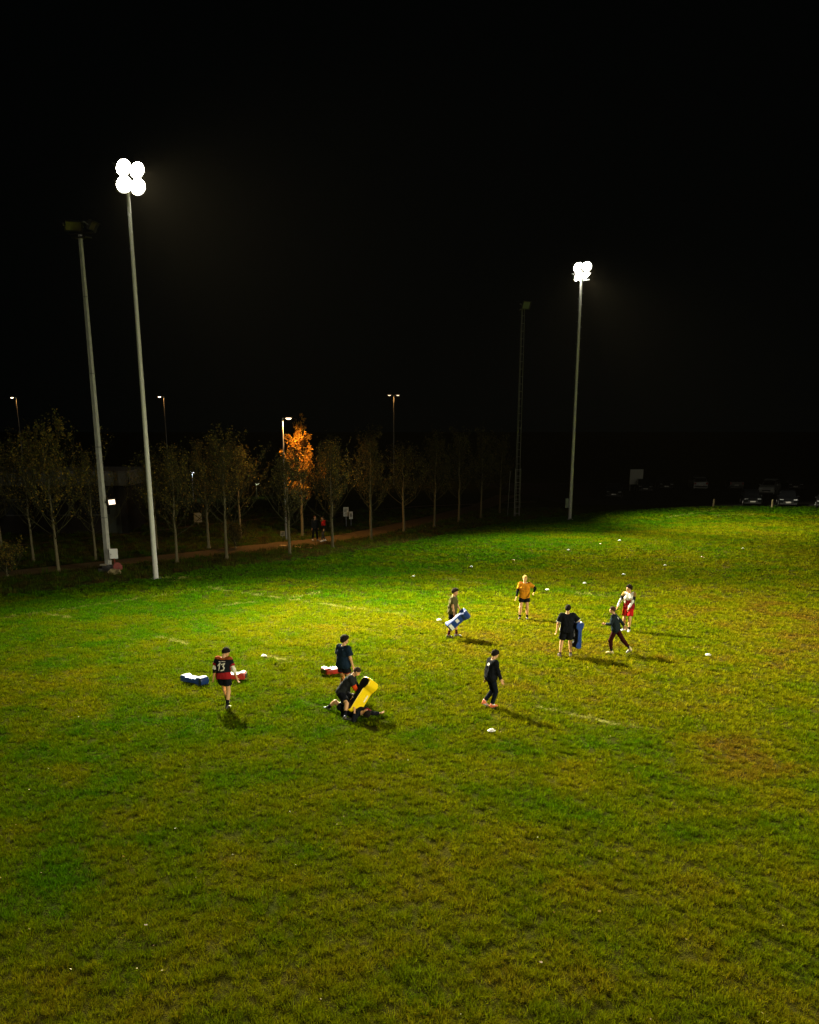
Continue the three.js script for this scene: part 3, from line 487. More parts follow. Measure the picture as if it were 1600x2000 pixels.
// ---------------------------------------------------------------- tackle pads
function padShape() { // side view: length along x, face to +y, back to -y
  const s = new THREE.Shape(); s.moveTo(-0.47, -0.13);
  s.quadraticCurveTo(-0.40, -0.15, -0.33, -0.13); s.quadraticCurveTo(-0.28, -0.08, -0.2, -0.075); s.lineTo(0.14, -0.075); s.quadraticCurveTo(0.22, -0.08, 0.26, -0.13); s.quadraticCurveTo(0.36, -0.16, 0.46, -0.13);
  s.quadraticCurveTo(0.52, -0.05, 0.49, 0.1); s.quadraticCurveTo(0.44, 0.165, 0.34, 0.155); s.quadraticCurveTo(0.25, 0.145, 0.22, 0.10); s.quadraticCurveTo(0.2, 0.075, 0.16, 0.075);
  s.lineTo(-0.36, 0.085); s.quadraticCurveTo(-0.46, 0.10, -0.49, 0.05); s.quadraticCurveTo(-0.51, -0.06, -0.47, -0.13); return s;
}
function pad(label, pos, along, face, color, backColor, panels, S = 1) {
  const t = thing('tackle_pad', label, 'tackle pad', pos, 0, 'tackle pads');
  const x = along.clone().normalize(), z = x.clone().cross(face).normalize(), y = z.clone().cross(x); t.setRotationFromMatrix(new THREE.Matrix4().makeBasis(x, y, z)); t.scale.setScalar(S);
  const vinyl = mat(...color, 0.38), W = 0.4;
  const g = new THREE.ExtrudeGeometry(padShape(), { depth: W - 0.06, bevelEnabled: true, bevelSize: 0.025, bevelThickness: 0.03, bevelOffset: -0.025, bevelSegments: 3, curveSegments: 8 }); g.translate(0, 0, -(W - 0.06) / 2);
  const p = g.attributes.position; for (let i = 0; i < p.count; i++) { const k = 0.012 * n3(p.getX(i) * 7 + pos[0], p.getY(i) * 7, p.getZ(i) * 7); p.setXYZ(i, p.getX(i), p.getY(i) + k, p.getZ(i) + k); } g.computeVertexNormals();
  part('cover', g, vinyl, t);
  // back sheet, following the hollow back
  const prof = [[-0.45, -0.134], [-0.39, -0.144], [-0.33, -0.134], [-0.27, -0.09], [-0.2, -0.08], [0.14, -0.08], [0.21, -0.09], [0.27, -0.136], [0.36, -0.148], [0.44, -0.136]], th = 0.012;
  const s = new THREE.Shape([...prof.map(([a, b]) => new THREE.Vector2(a, b + 0.005)), ...prof.slice().reverse().map(([a, b]) => new THREE.Vector2(a, b - th))]);
  const bg = new THREE.ExtrudeGeometry(s, { depth: 0.33, bevelEnabled: false }); bg.translate(0, 0, -0.165); part('back_panel', bg, mat(...backColor, 0.8, 0, { specularIntensity: 0.25 }), t);
  const hm = mat(0.012, 0.012, 0.016, 0.7);
  for (const a of [-0.1, 0.08]) { const h = new THREE.TubeGeometry(new THREE.CatmullRomCurve3([V(a, -0.085, -0.12), V(a + 0.01, -0.13, -0.07), V(a, -0.14, 0.03), V(a - 0.01, -0.088, 0.11)]), 16, 0.013, 8); part('handle', h, hm, t); }
  for (const [kind, col] of panels) {
    const pm = mat(...col, 0.4);
    if (kind === 'flank') for (const e of [-1, 1]) { const fg = new THREE.ExtrudeGeometry(padShape(), { depth: 0.006, bevelEnabled: false, curveSegments: 8 }); fg.scale(0.93, 0.86, 1); fg.translate(0, 0, e * (W / 2 + 0.008) - 0.003); part('side_panel', fg, pm, t); }
    if (kind === 'end') part('end_panel', box(0.012, 0.15, 0.3, -0.503, -0.03, 0, 0.004), pm, t);
    if (kind === 'foot') part('foot_panel', box(0.13, 0.008, 0.34, -0.37, 0.093, 0), pm, t);
    if (kind === 'badge') { part('badge', box(0.13, 0.008, 0.2, -0.04, 0.084, -0.06), pm, t); }
    if (kind === 'side') part('side_panel', box(0.2, 0.1, 0.008, -0.3, -0.02, W / 2 + 0.001), pm, t);
    if (kind === 'top') part('head_panel', box(0.012, 0.16, 0.3, 0.506, 0.01, 0, 0.004), pm, t);
    if (kind === 'patch') part('scuff_patch', box(0.2, 0.006, 0.05, 0.0, 0.083, 0.1), pm, t);
  }
  return t;
}
const BLUE = [0.006, 0.036, 0.19], RED = [0.36, 0.022, 0.012], YELLOW = [0.80, 0.56, 0.004], WHITE = [0.66, 0.68, 0.72], BLACK = [0.005, 0.005, 0.006];
pad('yellow tackle pad pressed down by the crouching man', [-1.12, 0.56, -27.6], V(0.45, 0.68, -0.25), V(0.62, -0.28, 0.72), YELLOW, BLACK, [['patch', [0.8, 0.74, 0.5]], ['flank', BLACK]], 1.08);
pad('blue tackle pad held at the thigh by the olive shirted man', [2.10, 0.78, -38.05], V(0.60, 0.50, -0.05), V(0.45, -0.4, 0.8), BLUE, BLACK, [['foot', WHITE], ['badge', WHITE]], 0.95);
pad('blue tackle pad held upright by the man in black shorts', [6.12, 0.79, -35.2], V(-0.02, 1, 0.05), V(0.8, 0.02, -0.25), BLUE, BLACK, [], 0.95);
pad('blue and white tackle pad lying on the turf', [-6.5, 0.145, -31.25], V(0.78, 0.0, 0.5), V(0, -1, 0), BLUE, WHITE, [], 0.9);
pad('red and white tackle pad lying behind the man numbered 13', [-5.42, 0.145, -31.75], V(-1, 0, -0.06), V(0, -1, 0), RED, WHITE, [['end', BLACK]], 0.95);
pad('red, white and black tackle pad lying beside the man in navy', [-2.15, 0.145, -32.55], V(0.75, 0.0, -0.55), V(0, -1, 0), RED, WHITE, [['end', BLACK]], 0.95);
// ---------------------------------------------------------------- people
const smin = (a, b, k) => { const h = Math.max(k - Math.abs(a - b), 0) / k; return Math.min(a, b) - h * h * k * 0.25; };
const bone = (a, b, ra, rb = ra, flat = 0) => ({ ax: a.x, ay: a.y, az: a.z, bx: b.x - a.x, by: b.y - a.y, bz: b.z - a.z, L2: Math.max(1e-9, a.distanceToSquared(b)), ra, rb, flat });
function dBone(o, x, y, z) {
  const px = x - o.ax, py = y - o.ay, pz = z - o.az, t0 = (px * o.bx + py * o.by + pz * o.bz) / o.L2, t = t0 < 0 ? 0 : t0 > 1 ? 1 : t0;
  const ex = px - o.bx * t, ey = py - o.by * t, ez = pz - o.bz * t, d = Math.sqrt(ex * ex + ey * ey + ez * ez) - (o.ra + (o.rb - o.ra) * t);
  return o.flat ? Math.max(d, (t0 - 1) * Math.sqrt(o.L2), o.flat > 1 ? -t0 * Math.sqrt(o.L2) : -1) : d;
}
function field(bones, k) { return (x, y, z) => { let d = 1e3; for (const o of bones) { const e = dBone(o, x, y, z), w = e - d; if (w >= k) continue; if (w <= -k) { d = e; continue; } const h = (k - Math.abs(w)) / k; d = Math.min(d, e) - h * h * k * 0.25; } return d; }; }
function bounds(bones, m) { const lo = V(1e3, 1e3, 1e3), hi = V(-1e3, -1e3, -1e3); for (const o of bones) { const r = Math.max(o.ra, o.rb) + m; lo.min(V(Math.min(o.ax, o.ax + o.bx) - r, Math.min(o.ay, o.ay + o.by) - r, Math.min(o.az, o.az + o.bz) - r)); hi.max(V(Math.max(o.ax, o.ax + o.bx) + r, Math.max(o.ay, o.ay + o.by) + r, Math.max(o.az, o.az + o.bz) + r)); } return [lo, hi]; }
function nets(f, [lo, hi], c, colour, slack = 0.012) { // surface nets: one continuous skin round f < 0
  const nx = Math.ceil((hi.x - lo.x) / c) + 2, ny = Math.ceil((hi.y - lo.y) / c) + 2, nz = Math.ceil((hi.z - lo.z) / c) + 2, F = new Float32Array(nx * ny * nz), id = new Int32Array(nx * ny * nz).fill(-1);
  const B = 4, far = 3.6 * c + slack; // blocks far from the surface take one value
  for (let k = 0; k < nz; k += B) for (let j = 0; j < ny; j += B) for (let i = 0; i < nx; i += B) {
    const m = f(lo.x + (i + 1.5) * c, lo.y + (j + 1.5) * c, lo.z + (k + 1.5) * c), skip = Math.abs(m) > far;
    for (let w = k; w < Math.min(nz, k + B); w++) for (let v = j; v < Math.min(ny, j + B); v++) for (let u = i; u < Math.min(nx, i + B); u++) F[(w * ny + v) * nx + u] = skip ? m : f(lo.x + u * c, lo.y + v * c, lo.z + w * c);
  }
  const at = (i, j, k) => (k * ny + j) * nx + i, pos = [], col = [], idx = [];
  const E = [[0, 1], [2, 3], [4, 5], [6, 7], [0, 2], [1, 3], [4, 6], [5, 7], [0, 4], [1, 5], [2, 6], [3, 7]];
  for (let k = 0; k < nz - 1; k++) for (let j = 0; j < ny - 1; j++) for (let i = 0; i < nx - 1; i++) {
    const v = []; let m = 0; for (let n = 0; n < 8; n++) { v[n] = F[at(i + (n & 1), j + (n >> 1 & 1), k + (n >> 2))]; if (v[n] < 0) m++; }
    if (!m || m === 8) continue;
    let x = 0, y = 0, z = 0, n = 0;
    for (const [a, b] of E) if ((v[a] < 0) !== (v[b] < 0)) { const t = v[a] / (v[a] - v[b]); x += (a & 1) + t * ((b & 1) - (a & 1)); y += (a >> 1 & 1) + t * ((b >> 1 & 1) - (a >> 1 & 1)); z += (a >> 2) + t * ((b >> 2) - (a >> 2)); n++; }
    id[at(i, j, k)] = pos.length / 3; const X = lo.x + (i + x / n) * c, Y = lo.y + (j + y / n) * c, Z = lo.z + (k + z / n) * c; pos.push(X, Y, Z);
    const cc = colour(X, Y, Z); col.push(cc[0], cc[1], cc[2]);
  }
  const quad = (a, b, d, e, flip) => { if (a < 0 || b < 0 || d < 0 || e < 0) return; flip ? idx.push(a, d, b, a, e, d) : idx.push(a, b, d, a, d, e); };
  for (let k = 1; k < nz - 1; k++) for (let j = 1; j < ny - 1; j++) for (let i = 1; i < nx - 1; i++) {
    const s = F[at(i, j, k)] < 0;
    if (s !== F[at(i + 1, j, k)] < 0) quad(id[at(i, j - 1, k - 1)], id[at(i, j, k - 1)], id[at(i, j, k)], id[at(i, j - 1, k)], !s);
    if (s !== F[at(i, j + 1, k)] < 0) quad(id[at(i - 1, j, k - 1)], id[at(i - 1, j, k)], id[at(i, j, k)], id[at(i, j, k - 1)], !s);
    if (s !== F[at(i, j, k + 1)] < 0) quad(id[at(i - 1, j - 1, k)], id[at(i, j - 1, k)], id[at(i, j, k)], id[at(i - 1, j, k)], !s);
  }
  const g = new THREE.BufferGeometry(); g.setAttribute('position', new THREE.Float32BufferAttribute(pos, 3)); g.setAttribute('color', new THREE.Float32BufferAttribute(col, 3)); g.setIndex(idx); g.computeVertexNormals(); return g;
}
const skinMat = new THREE.MeshPhysicalMaterial({ vertexColors: true, roughness: 0.55, specularIntensity: 0.5 }), clothMat = new THREE.MeshPhysicalMaterial({ vertexColors: true, roughness: 0.95, specularIntensity: 0.05 }), leatherMat = new THREE.MeshPhysicalMaterial({ vertexColors: true, roughness: 0.45 }), hairMat = new THREE.MeshPhysicalMaterial({ vertexColors: true, roughness: 0.85, specularIntensity: 0.1 });
function ik(a, b, l1, l2, hint) { // middle joint of a two-bone limb
  const d = b.clone().sub(a), L = Math.min(d.length(), (l1 + l2) * 0.995); d.normalize(); const end = a.clone().addScaledVector(d, L);
  const x = (l1 * l1 - l2 * l2 + L * L) / (2 * L), h = Math.sqrt(Math.max(0, l1 * l1 - x * x)), n = hint.clone().addScaledVector(d, -hint.dot(d)).normalize();
  return [a.clone().addScaledVector(d, x).addScaledVector(n, h), end];
}
/* o: pos [x,z], turn, size, pelvis, neck, twist (shoulders about the spine), head [yaw,pitch], handL/R, footL/R (ankle goals), toeL/R (yaw), kneeL/R, elbowL/R (hints), grip,
   skin, hair {col, len, curl}, top {sleeve, col(p,frame), hem, loose}, under {..}, bottoms {cut, col}, socks {from, col}, boots col */
function person(o) {
  const t = thing('person', o.label, 'person', [o.pos[0], 0, o.pos[1]], o.turn ?? 0, 'people on the pitch'); if (o.group) t.userData.group = o.group;
  const S = (o.size ?? 1.8) / 1.8; t.scale.setScalar(S);
  const P = V(...(o.pelvis ?? [0, 0.95, 0])), N = V(...(o.neck ?? [0, 1.49, 0.02])), U = N.clone().sub(P).normalize(), len = N.distanceTo(P);
  const hx = V(...(o.hipAxis ?? [1, 0, 0])); hx.addScaledVector(U, -hx.dot(U)).normalize();
  const sx = hx.clone().applyAxisAngle(U, o.twist ?? 0), F = sx.clone().cross(U).normalize(), hF = hx.clone().cross(U).normalize();
  const T = (u, s, f = 0) => P.clone().addScaledVector(U, u * len).addScaledVector(u > 0.5 ? sx : hx, s).addScaledVector(u > 0.5 ? F : hF, f);
  const build = o.build ?? 1;
  const hip = { L: T(-0.02, 0.095), R: T(-0.02, -0.095) }, sh = { L: T(0.9, 0.19 * build), R: T(0.9, -0.19 * build) };
  const foot = { L: V(...(o.footL ?? [0.12, 0.085, 0])), R: V(...(o.footR ?? [-0.12, 0.085, 0])) }, hand = { L: V(...(o.handL ?? [0.3, 0.86, 0.04])), R: V(...(o.handR ?? [-0.3, 0.86, 0.04])) };
  const J = {};
  for (const s of ['L', 'R']) {
    const e = s === 'L' ? 1 : -1;
    const [kn, an] = ik(hip[s], foot[s], 0.445, 0.425, V(...(o['knee' + s] ?? [e * 0.12, 0, 1]))); const [el, wr] = ik(sh[s], hand[s], 0.29, 0.255, V(...(o['elbow' + s] ?? [e * 0.6, -0.2, -1])));
    const ty = o['toe' + s] ?? e * 0.2, tp = o['toePitch' + s] ?? 0; J[s] = { hip: hip[s], kn, an, sh: sh[s], el, wr, toe: an.clone().add(V(Math.sin(ty) * Math.cos(tp), -Math.sin(tp), Math.cos(ty) * Math.cos(tp)).multiplyScalar(0.155)).add(V(0, -0.045 * Math.cos(tp), 0)), heel: an.clone().add(V(-Math.sin(ty) * 0.045, -0.05, -Math.cos(ty) * 0.045)) };
  }
  const both = (f) => ['L', 'R'].flatMap((s) => f(J[s], s === 'L' ? 1 : -1, s));
  const torso = (g, w = 0) => [bone(T(0.0, 0.075), T(0.0, -0.075), 0.112 * build + g + w), bone(T(0.3, 0.05), T(0.3, -0.05), 0.108 * build + g + w), bone(T(0.62, 0.08, 0.012), T(0.62, -0.08, 0.012), 0.115 * build + g), bone(T(0.84, 0.125 * build), T(0.84, -0.125 * build), 0.078 + g), bone(T(0.05, 0.05), T(0.62, 0.07), 0.105 * build + g + w * 0.6), bone(T(0.05, -0.05), T(0.62, -0.07), 0.105 * build + g + w * 0.6), bone(T(0.9, 0.05), T(0.93, 0.17 * build), 0.058 + g * 0.7, 0.06 + g), bone(T(0.9, -0.05), T(0.93, -0.17 * build), 0.058 + g * 0.7, 0.06 + g)];
  // head frame
  const [hy, hp] = o.head ?? [0, 0], HF = F.clone().applyAxisAngle(sx, hp * 0.999), up0 = U.clone().lerp(V(0, 1, 0), o.headUp ?? 0.6).normalize();
  let hf = V(F.x, 0, F.z); if (hf.lengthSq() < 0.05) hf = F.clone(); hf.normalize(); if (o.headFrame) hf = V(...o.headFrame[0]);
  const hup = o.headFrame ? V(...o.headFrame[1]) : up0; hf.addScaledVector(hup, -hf.dot(hup)).normalize(); const hs0 = hup.clone().cross(hf).normalize();
  hf.applyAxisAngle(hup, hy); const hs = hup.clone().cross(hf).normalize(); const HU = hup.clone().applyAxisAngle(hs, hp), HFw = hf.clone().applyAxisAngle(hs, hp);
  const neckTop = N.clone().addScaledVector(U, 0.05).addScaledVector(F, 0.012), HC = neckTop.clone().addScaledVector(HU, 0.115).addScaledVector(HFw, 0.022);
  const hbuf = [0, 0, 0]; const inHead = (x, y, z) => { const px = x - HC.x, py = y - HC.y, pz = z - HC.z; hbuf[0] = px * hs.x + py * hs.y + pz * hs.z; hbuf[1] = px * HU.x + py * HU.y + pz * HU.z; hbuf[2] = px * HFw.x + py * HFw.y + pz * HFw.z; return hbuf; };
  const ell = (a, b, c, ra, rb, rc) => { const k = Math.sqrt((a / ra) ** 2 + (b / rb) ** 2 + (c / rc) ** 2); return (k - 1) * Math.min(ra, rb, rc); };
  const headD = (x, y, z) => {
    const [a, b, c] = inHead(x, y, z), m = Math.abs(a);
    let d = ell(a, b - 0.02, c + 0.012, 0.077, 0.098, 0.096); d = smin(d, ell(a, b + 0.055, c - 0.028, 0.058, 0.066, 0.062), 0.035);
    d = smin(d, Math.sqrt(m * m + ((b + 0.012 + (c - 0.09) * 0.9) * 0.8) ** 2 + (c - 0.09) ** 2) - 0.014, 0.02); d = smin(d, ell(m - 0.03, b - 0.03, c - 0.07, 0.03, 0.01, 0.018), 0.012);
    d = Math.max(d, -(Math.sqrt((m - 0.031) ** 2 + (b - 0.008) ** 2 + (c - 0.092) ** 2) - 0.014)); d = smin(d, Math.sqrt((m - 0.031) ** 2 + (b - 0.008) ** 2 + (c - 0.072) ** 2) - 0.012, 0.004);
    d = smin(d, ell(m - 0.078, b + 0.0, c + 0.008, 0.011, 0.032, 0.019), 0.01); d = smin(d, ell(a, b + 0.058, c - 0.082, 0.024, 0.009, 0.012), 0.01);
    return d;
  };
  const skin = o.skin ?? [0.50, 0.275, 0.125], hair = o.hair ?? {}, hcol = hair.col ?? [0.012, 0.009, 0.007];
  const skinAt = (x, y, z) => { const [a, b, c] = inHead(x, y, z), m = Math.abs(a); if (c > 0.05 && Math.hypot(m - 0.031, b - 0.008) < 0.010) return [0.05, 0.04, 0.035]; if (c > 0.06 && m < 0.052 && m > 0.014 && Math.abs(b - 0.034) < 0.006) return hcol; if (c > 0.06 && m < 0.024 && Math.abs(b + 0.058) < 0.007) return [0.36, 0.13, 0.10]; if (o.beard && c > 0.0 && b < -0.035 && b > -0.14 && m < 0.07) return mixc(skin, hcol, 0.6); return skin; };
  // body: torso, limbs, neck, then finer head and hands, all joined in one skin
  const bodyBones = [...torso(0), bone(T(0.93, 0), neckTop.clone().addScaledVector(HU, 0.03), 0.058, 0.055), ...both((j) => [bone(j.hip, j.kn, 0.086 * build, 0.056), bone(j.kn, j.an, 0.053, 0.036), bone(j.kn.clone().lerp(j.an, 0.12), j.kn.clone().lerp(j.an, 0.45), 0.052, 0.048), bone(j.an, j.toe, 0.036, 0.032), bone(j.an, j.heel, 0.036, 0.034), bone(j.sh, j.el, 0.054 * build, 0.041), bone(j.el, j.wr, 0.042, 0.028)])];
  const core = field(bodyBones, 0.035);
  const geos = [nets(core, bounds(bodyBones, 0.03), 0.016, skinAt)];
  { const r = 0.17, lo = HC.clone().addScalar(-r), hi = HC.clone().addScalar(r); geos.push(nets((x, y, z) => headD(x, y, z), [lo, hi], 0.006, skinAt)); }
  for (const s of ['L', 'R']) {
    const j = J[s], e = s === 'L' ? 1 : -1, d = (o['point' + s] ? V(...o['point' + s]) : j.wr.clone().sub(j.el)).normalize(), ref = Math.abs(d.y) > 0.85 ? V(0, 0, 1) : V(0, 1, 0), across = (o['across' + s] ? V(...o['across' + s]) : (Math.abs(d.y) > 0.85 ? F.clone() : U.clone())); across.addScaledVector(d, -across.dot(d)).normalize(); // towards the thumb
    const palm = across.clone().cross(d).multiplyScalar(e).normalize(), curl = o['curl' + s] ?? 0.5, pt = (a, b, c) => j.wr.clone().addScaledVector(d, a).addScaledVector(across, b).addScaledVector(palm, c), hb = [];
    for (const b of [-0.027, -0.009, 0.009, 0.027]) hb.push(bone(pt(0.0, b * 0.6, 0), pt(0.085, b, 0), 0.017, 0.014));
    [[-0.03, 0.055], [-0.01, 0.072], [0.01, 0.078], [0.03, 0.068]].forEach(([b, L]) => { let a = pt(0.088, b, 0), ang = curl * 0.5; const seg = [0.45, 0.3, 0.25]; for (const q of seg) { const n = a.clone().addScaledVector(d, Math.cos(ang) * L * q).addScaledVector(palm, Math.sin(ang) * L * q); hb.push(bone(a, n, 0.0095, 0.0085)); a = n; ang += curl * 0.9; } });
    const t1 = pt(0.045, 0.05, 0.012), t2 = pt(0.075, 0.058, 0.03); hb.push(bone(pt(0.015, 0.02, 0.004), t1, 0.015, 0.011), bone(t1, t2, 0.0105, 0.009));
    geos.push(nets(field(hb, 0.008), bounds(hb, 0.012), 0.005, () => skin));
  }
  part('body', merge(geos), skinMat, t);
  // hair
  if (!hair.none) {
    const L = (hair.len ?? 0.016) + 0.004, c = hair.curl ?? 0.5, line = hair.line ?? 0.036;
    const f = (x, y, z) => { const [a, b, q] = inHead(x, y, z); if (a * a + b * b + q * q > 0.03) return 0.05; const n = n3(x * 38 + o.pos[0], y * 38, z * 38) * 0.007 * (0.5 + c) + n3(x * 80, y * 80, z * 80) * 0.004; let d = ell(a, b - 0.024, q + 0.014, 0.077 + L * 0.8, 0.098 + L * 0.85, 0.096 + L) - n; d = smin(d, ell(a, b + 0.03, q + 0.034, 0.066 + L * 0.6, 0.082, 0.058 + L * 0.7) - n, 0.02); const front = q * 0.9 + (line - b) * 1.1 - 0.035; d = Math.max(d, front * 0.7 + n * 0.8, -(b + 0.035 + 1.05 * clamp(-q + 0.01, 0, 0.07) + (hair.nape ?? 0)) + n, q > 0.012 && b < 0.02 ? q - 0.012 : -1); return d; };
    const r = 0.17; part('hair', nets(f, [HC.clone().addScalar(-r), HC.clone().addScalar(r)], 0.0075, (x, y, z) => { const k = 0.7 + 0.6 * (0.5 + 0.5 * n3(x * 60, y * 60, z * 60)); return [hcol[0] * k, hcol[1] * k, hcol[2] * k]; }), hairMat, t);
  }
  const uOf = (x, y, z) => ((x - P.x) * U.x + (y - P.y) * U.y + (z - P.z) * U.z) / len, sOf = (x, y, z) => (x - P.x) * sx.x + (y - P.y) * sx.y + (z - P.z) * sx.z, fOf = (x, y, z) => (x - P.x) * F.x + (y - P.y) * F.y + (z - P.z) * F.z;
  const fold = (x, y, z, a) => a * (n3(x * 9 + 3, y * 5, z * 9) * 0.6 + n3(x * 22, y * 11, z * 22 + 7) * 0.4);
  function jersey(q, name) {
    const g0 = q.fit ?? 0.016, bones = torso(g0, q.loose ?? 0.022), arms = [], g = q.armFit ?? g0;
    for (const s of ['L', 'R']) { const j = J[s], k = q.sleeve; if (k <= 1) arms.push(bone(j.sh, j.sh.clone().lerp(j.el, k), 0.056 * build + g + 0.004, 0.05 * build + g + (q.flare ?? 0.02), 1)); else { const m = j.el.clone().lerp(j.wr, k - 1); arms.push(bone(j.sh, j.el, 0.056 * build + g, 0.044 + g), bone(j.el, m, 0.044 + g, 0.033 + g, 1)); } }
    const fa = field(bones, 0.05), fb = field(arms, 0.03), nf = F.dot(N.clone().sub(P)) + 0.012, hem = q.hem ?? -0.14, col = q.col, neckAt = (q.neck ?? 1.035);
    const f = (x, y, z) => { let d = smin(fa(x, y, z), fb(x, y, z), 0.04); if (d < 0.06 && d > -0.06) d -= fold(x, y, z, q.crease ?? 0.012); const u = uOf(x, y, z); const lat = Math.sqrt(sOf(x, y, z) ** 2 + (fOf(x, y, z) - nf) ** 2); return Math.max(d, (hem - u) * len, -Math.max((neckAt - 0.06 - u) * len, lat - 0.078)); };
    const ab = ['L', 'R'].map((s) => [s, bone(J[s].sh, J[s].el, 0, 0), bone(J[s].el, J[s].wr, 0, 0)]);
    const armOf = (x, y, z) => { let m = -1, w = 1e3; for (const [s, a, b] of ab) { const da = dBone(a, x, y, z), db = dBone(b, x, y, z), side = s === 'L' ? 1 : -1; const tt = (c) => clamp(((x - c.ax) * c.bx + (y - c.ay) * c.by + (z - c.az) * c.bz) / c.L2); const dd = Math.min(da, db); if (dd < w) { w = dd; m = { side, t: da < db ? tt(a) : 1 + tt(b), d: dd }; } } return m; };
    const m = part(name, nets(f, bounds([...bones, ...arms], 0.03), 0.014, (x, y, z) => col({ u: uOf(x, y, z), s: sOf(x, y, z), f: fOf(x, y, z), arm: armOf(x, y, z) })), clothMat, t);
    return { f, m };
  }
  if (o.under) jersey(o.under, 'undershirt');
  let topF; if (o.top) topF = jersey(o.top, o.top.name ?? 'shirt');
  if (o.bottoms) {
    const q = o.bottoms, g = q.fit ?? 0.018, long = q.cut > 1, bb = [bone(T(0.0, 0.075), T(0.0, -0.075), 0.114 * build + g), bone(T(0.16, 0.06), T(0.16, -0.06), 0.104 * build + g)];
    for (const s of ['L', 'R']) { const j = J[s]; if (!long) bb.push(bone(j.hip, j.hip.clone().lerp(j.kn, q.cut), 0.09 * build + g, 0.08 * build + g + (q.flare ?? 0.022), 1)); else bb.push(bone(j.hip, j.kn, 0.088 * build + g, 0.06 + g), bone(j.kn, j.kn.clone().lerp(j.an, q.cut - 1), 0.06 + g, 0.045 + g, 1)); }
    const fa = field(bb, 0.03), f = (x, y, z) => { let d = fa(x, y, z); if (d < 0.06 && d > -0.06) d -= fold(x, y + 4, z, 0.011); return Math.max(d, (uOf(x, y, z) - 0.27) * len); };
    part(long ? 'trousers' : 'shorts', nets(f, bounds(bb, 0.03), 0.014, (x, y, z) => { let w = 0, best = 1e3; for (const s of ['L', 'R']) { const j = J[s], a = bone(j.hip, j.kn, 0, 0), d = dBone(a, x, y, z); if (d < best) { best = d; w = clamp(((x - a.ax) * a.bx + (y - a.ay) * a.by + (z - a.az) * a.bz) / a.L2); } } return q.col({ t: w, s: sOf(x, y, z), u: uOf(x, y, z) }); }), clothMat, t);
  }
  for (const s of ['L', 'R']) {
    const j = J[s];
    if (o.socks) { const a = j.kn.clone().lerp(j.an, o.socks.from), bb = [bone(a, j.an, lerp(0.056, 0.044, o.socks.from), 0.043, 2), bone(j.an, j.toe, 0.042, 0.036)]; const fa = field(bb, 0.012); part('sock', nets(fa, bounds(bb, 0.02), 0.011, (x, y, z) => o.socks.col(((x - j.kn.x) * (j.an.x - j.kn.x) + (y - j.kn.y) * (j.an.y - j.kn.y) + (z - j.kn.z) * (j.an.z - j.kn.z)) / j.kn.distanceToSquared(j.an))), clothMat, t); }
    const bb = [bone(j.an.clone().lerp(j.heel, 0.2), j.toe, 0.046, 0.041), bone(j.heel, j.toe, 0.042, 0.04), bone(j.an.clone().add(V(0, 0.02, 0)), j.heel, 0.046, 0.04)], fa = field(bb, 0.02), bc = o.boots ?? [0.015, 0.015, 0.017], B = o.bootFn ?? ((y) => y < j.an.y - 0.065 ? [0.3, 0.3, 0.28] : bc);
    part('boot', nets(fa, bounds(bb, 0.02), 0.010, (x, y, z) => B(y, x, z)), leatherMat, t);
  }
  if (o.decal && topF) for (const D of o.decal) { // print that follows the cloth of the back
    const c = 0.007, pos = [], idx = []; const at = (a, b) => { const p0 = T(0, 0).addScaledVector(U, b).addScaledVector(sx, -a).addScaledVector(F, -0.4); for (let i = 0; i < 90; i++) { if (topF.f(p0.x, p0.y, p0.z) < 0.004) break; p0.addScaledVector(F, 0.004); } return p0; };
    const inside = (a, b) => D.strokes.some((pl) => { for (let i = 1; i < pl.length; i++) { const [x0, y0] = pl[i - 1], [x1, y1] = pl[i], L2 = (x1 - x0) ** 2 + (y1 - y0) ** 2, q = clamp(((a - x0) * (x1 - x0) + (b - y0) * (y1 - y0)) / L2); if (Math.hypot(a - x0 - q * (x1 - x0), b - y0 - q * (y1 - y0)) < D.w / 2) return true; } return false; });
    for (let a = -0.2; a < 0.2; a += c) for (let b = D.lo; b < D.hi; b += c) if (inside(a + c / 2, b + c / 2)) { const k = pos.length / 3; for (const [p, q] of [[a, b], [a + c, b], [a + c, b + c], [a, b + c]]) { const v = at(p, q); pos.push(v.x, v.y, v.z); } idx.push(k, k + 1, k + 2, k, k + 2, k + 3); }
    const g = new THREE.BufferGeometry(); g.setAttribute('position', new THREE.Float32BufferAttribute(pos, 3)); g.setIndex(idx); g.computeVertexNormals(); part(D.name, g, mat(...D.col, 0.7, 0, { side: THREE.DoubleSide }), t);
  }
  return t;
}
const K = [0.007, 0.008, 0.010], NAVY = [0.008, 0.017, 0.030], plain = (c) => () => c, MAROON = [0.16, 0.010, 0.012], CREAM = [0.62, 0.58, 0.46];
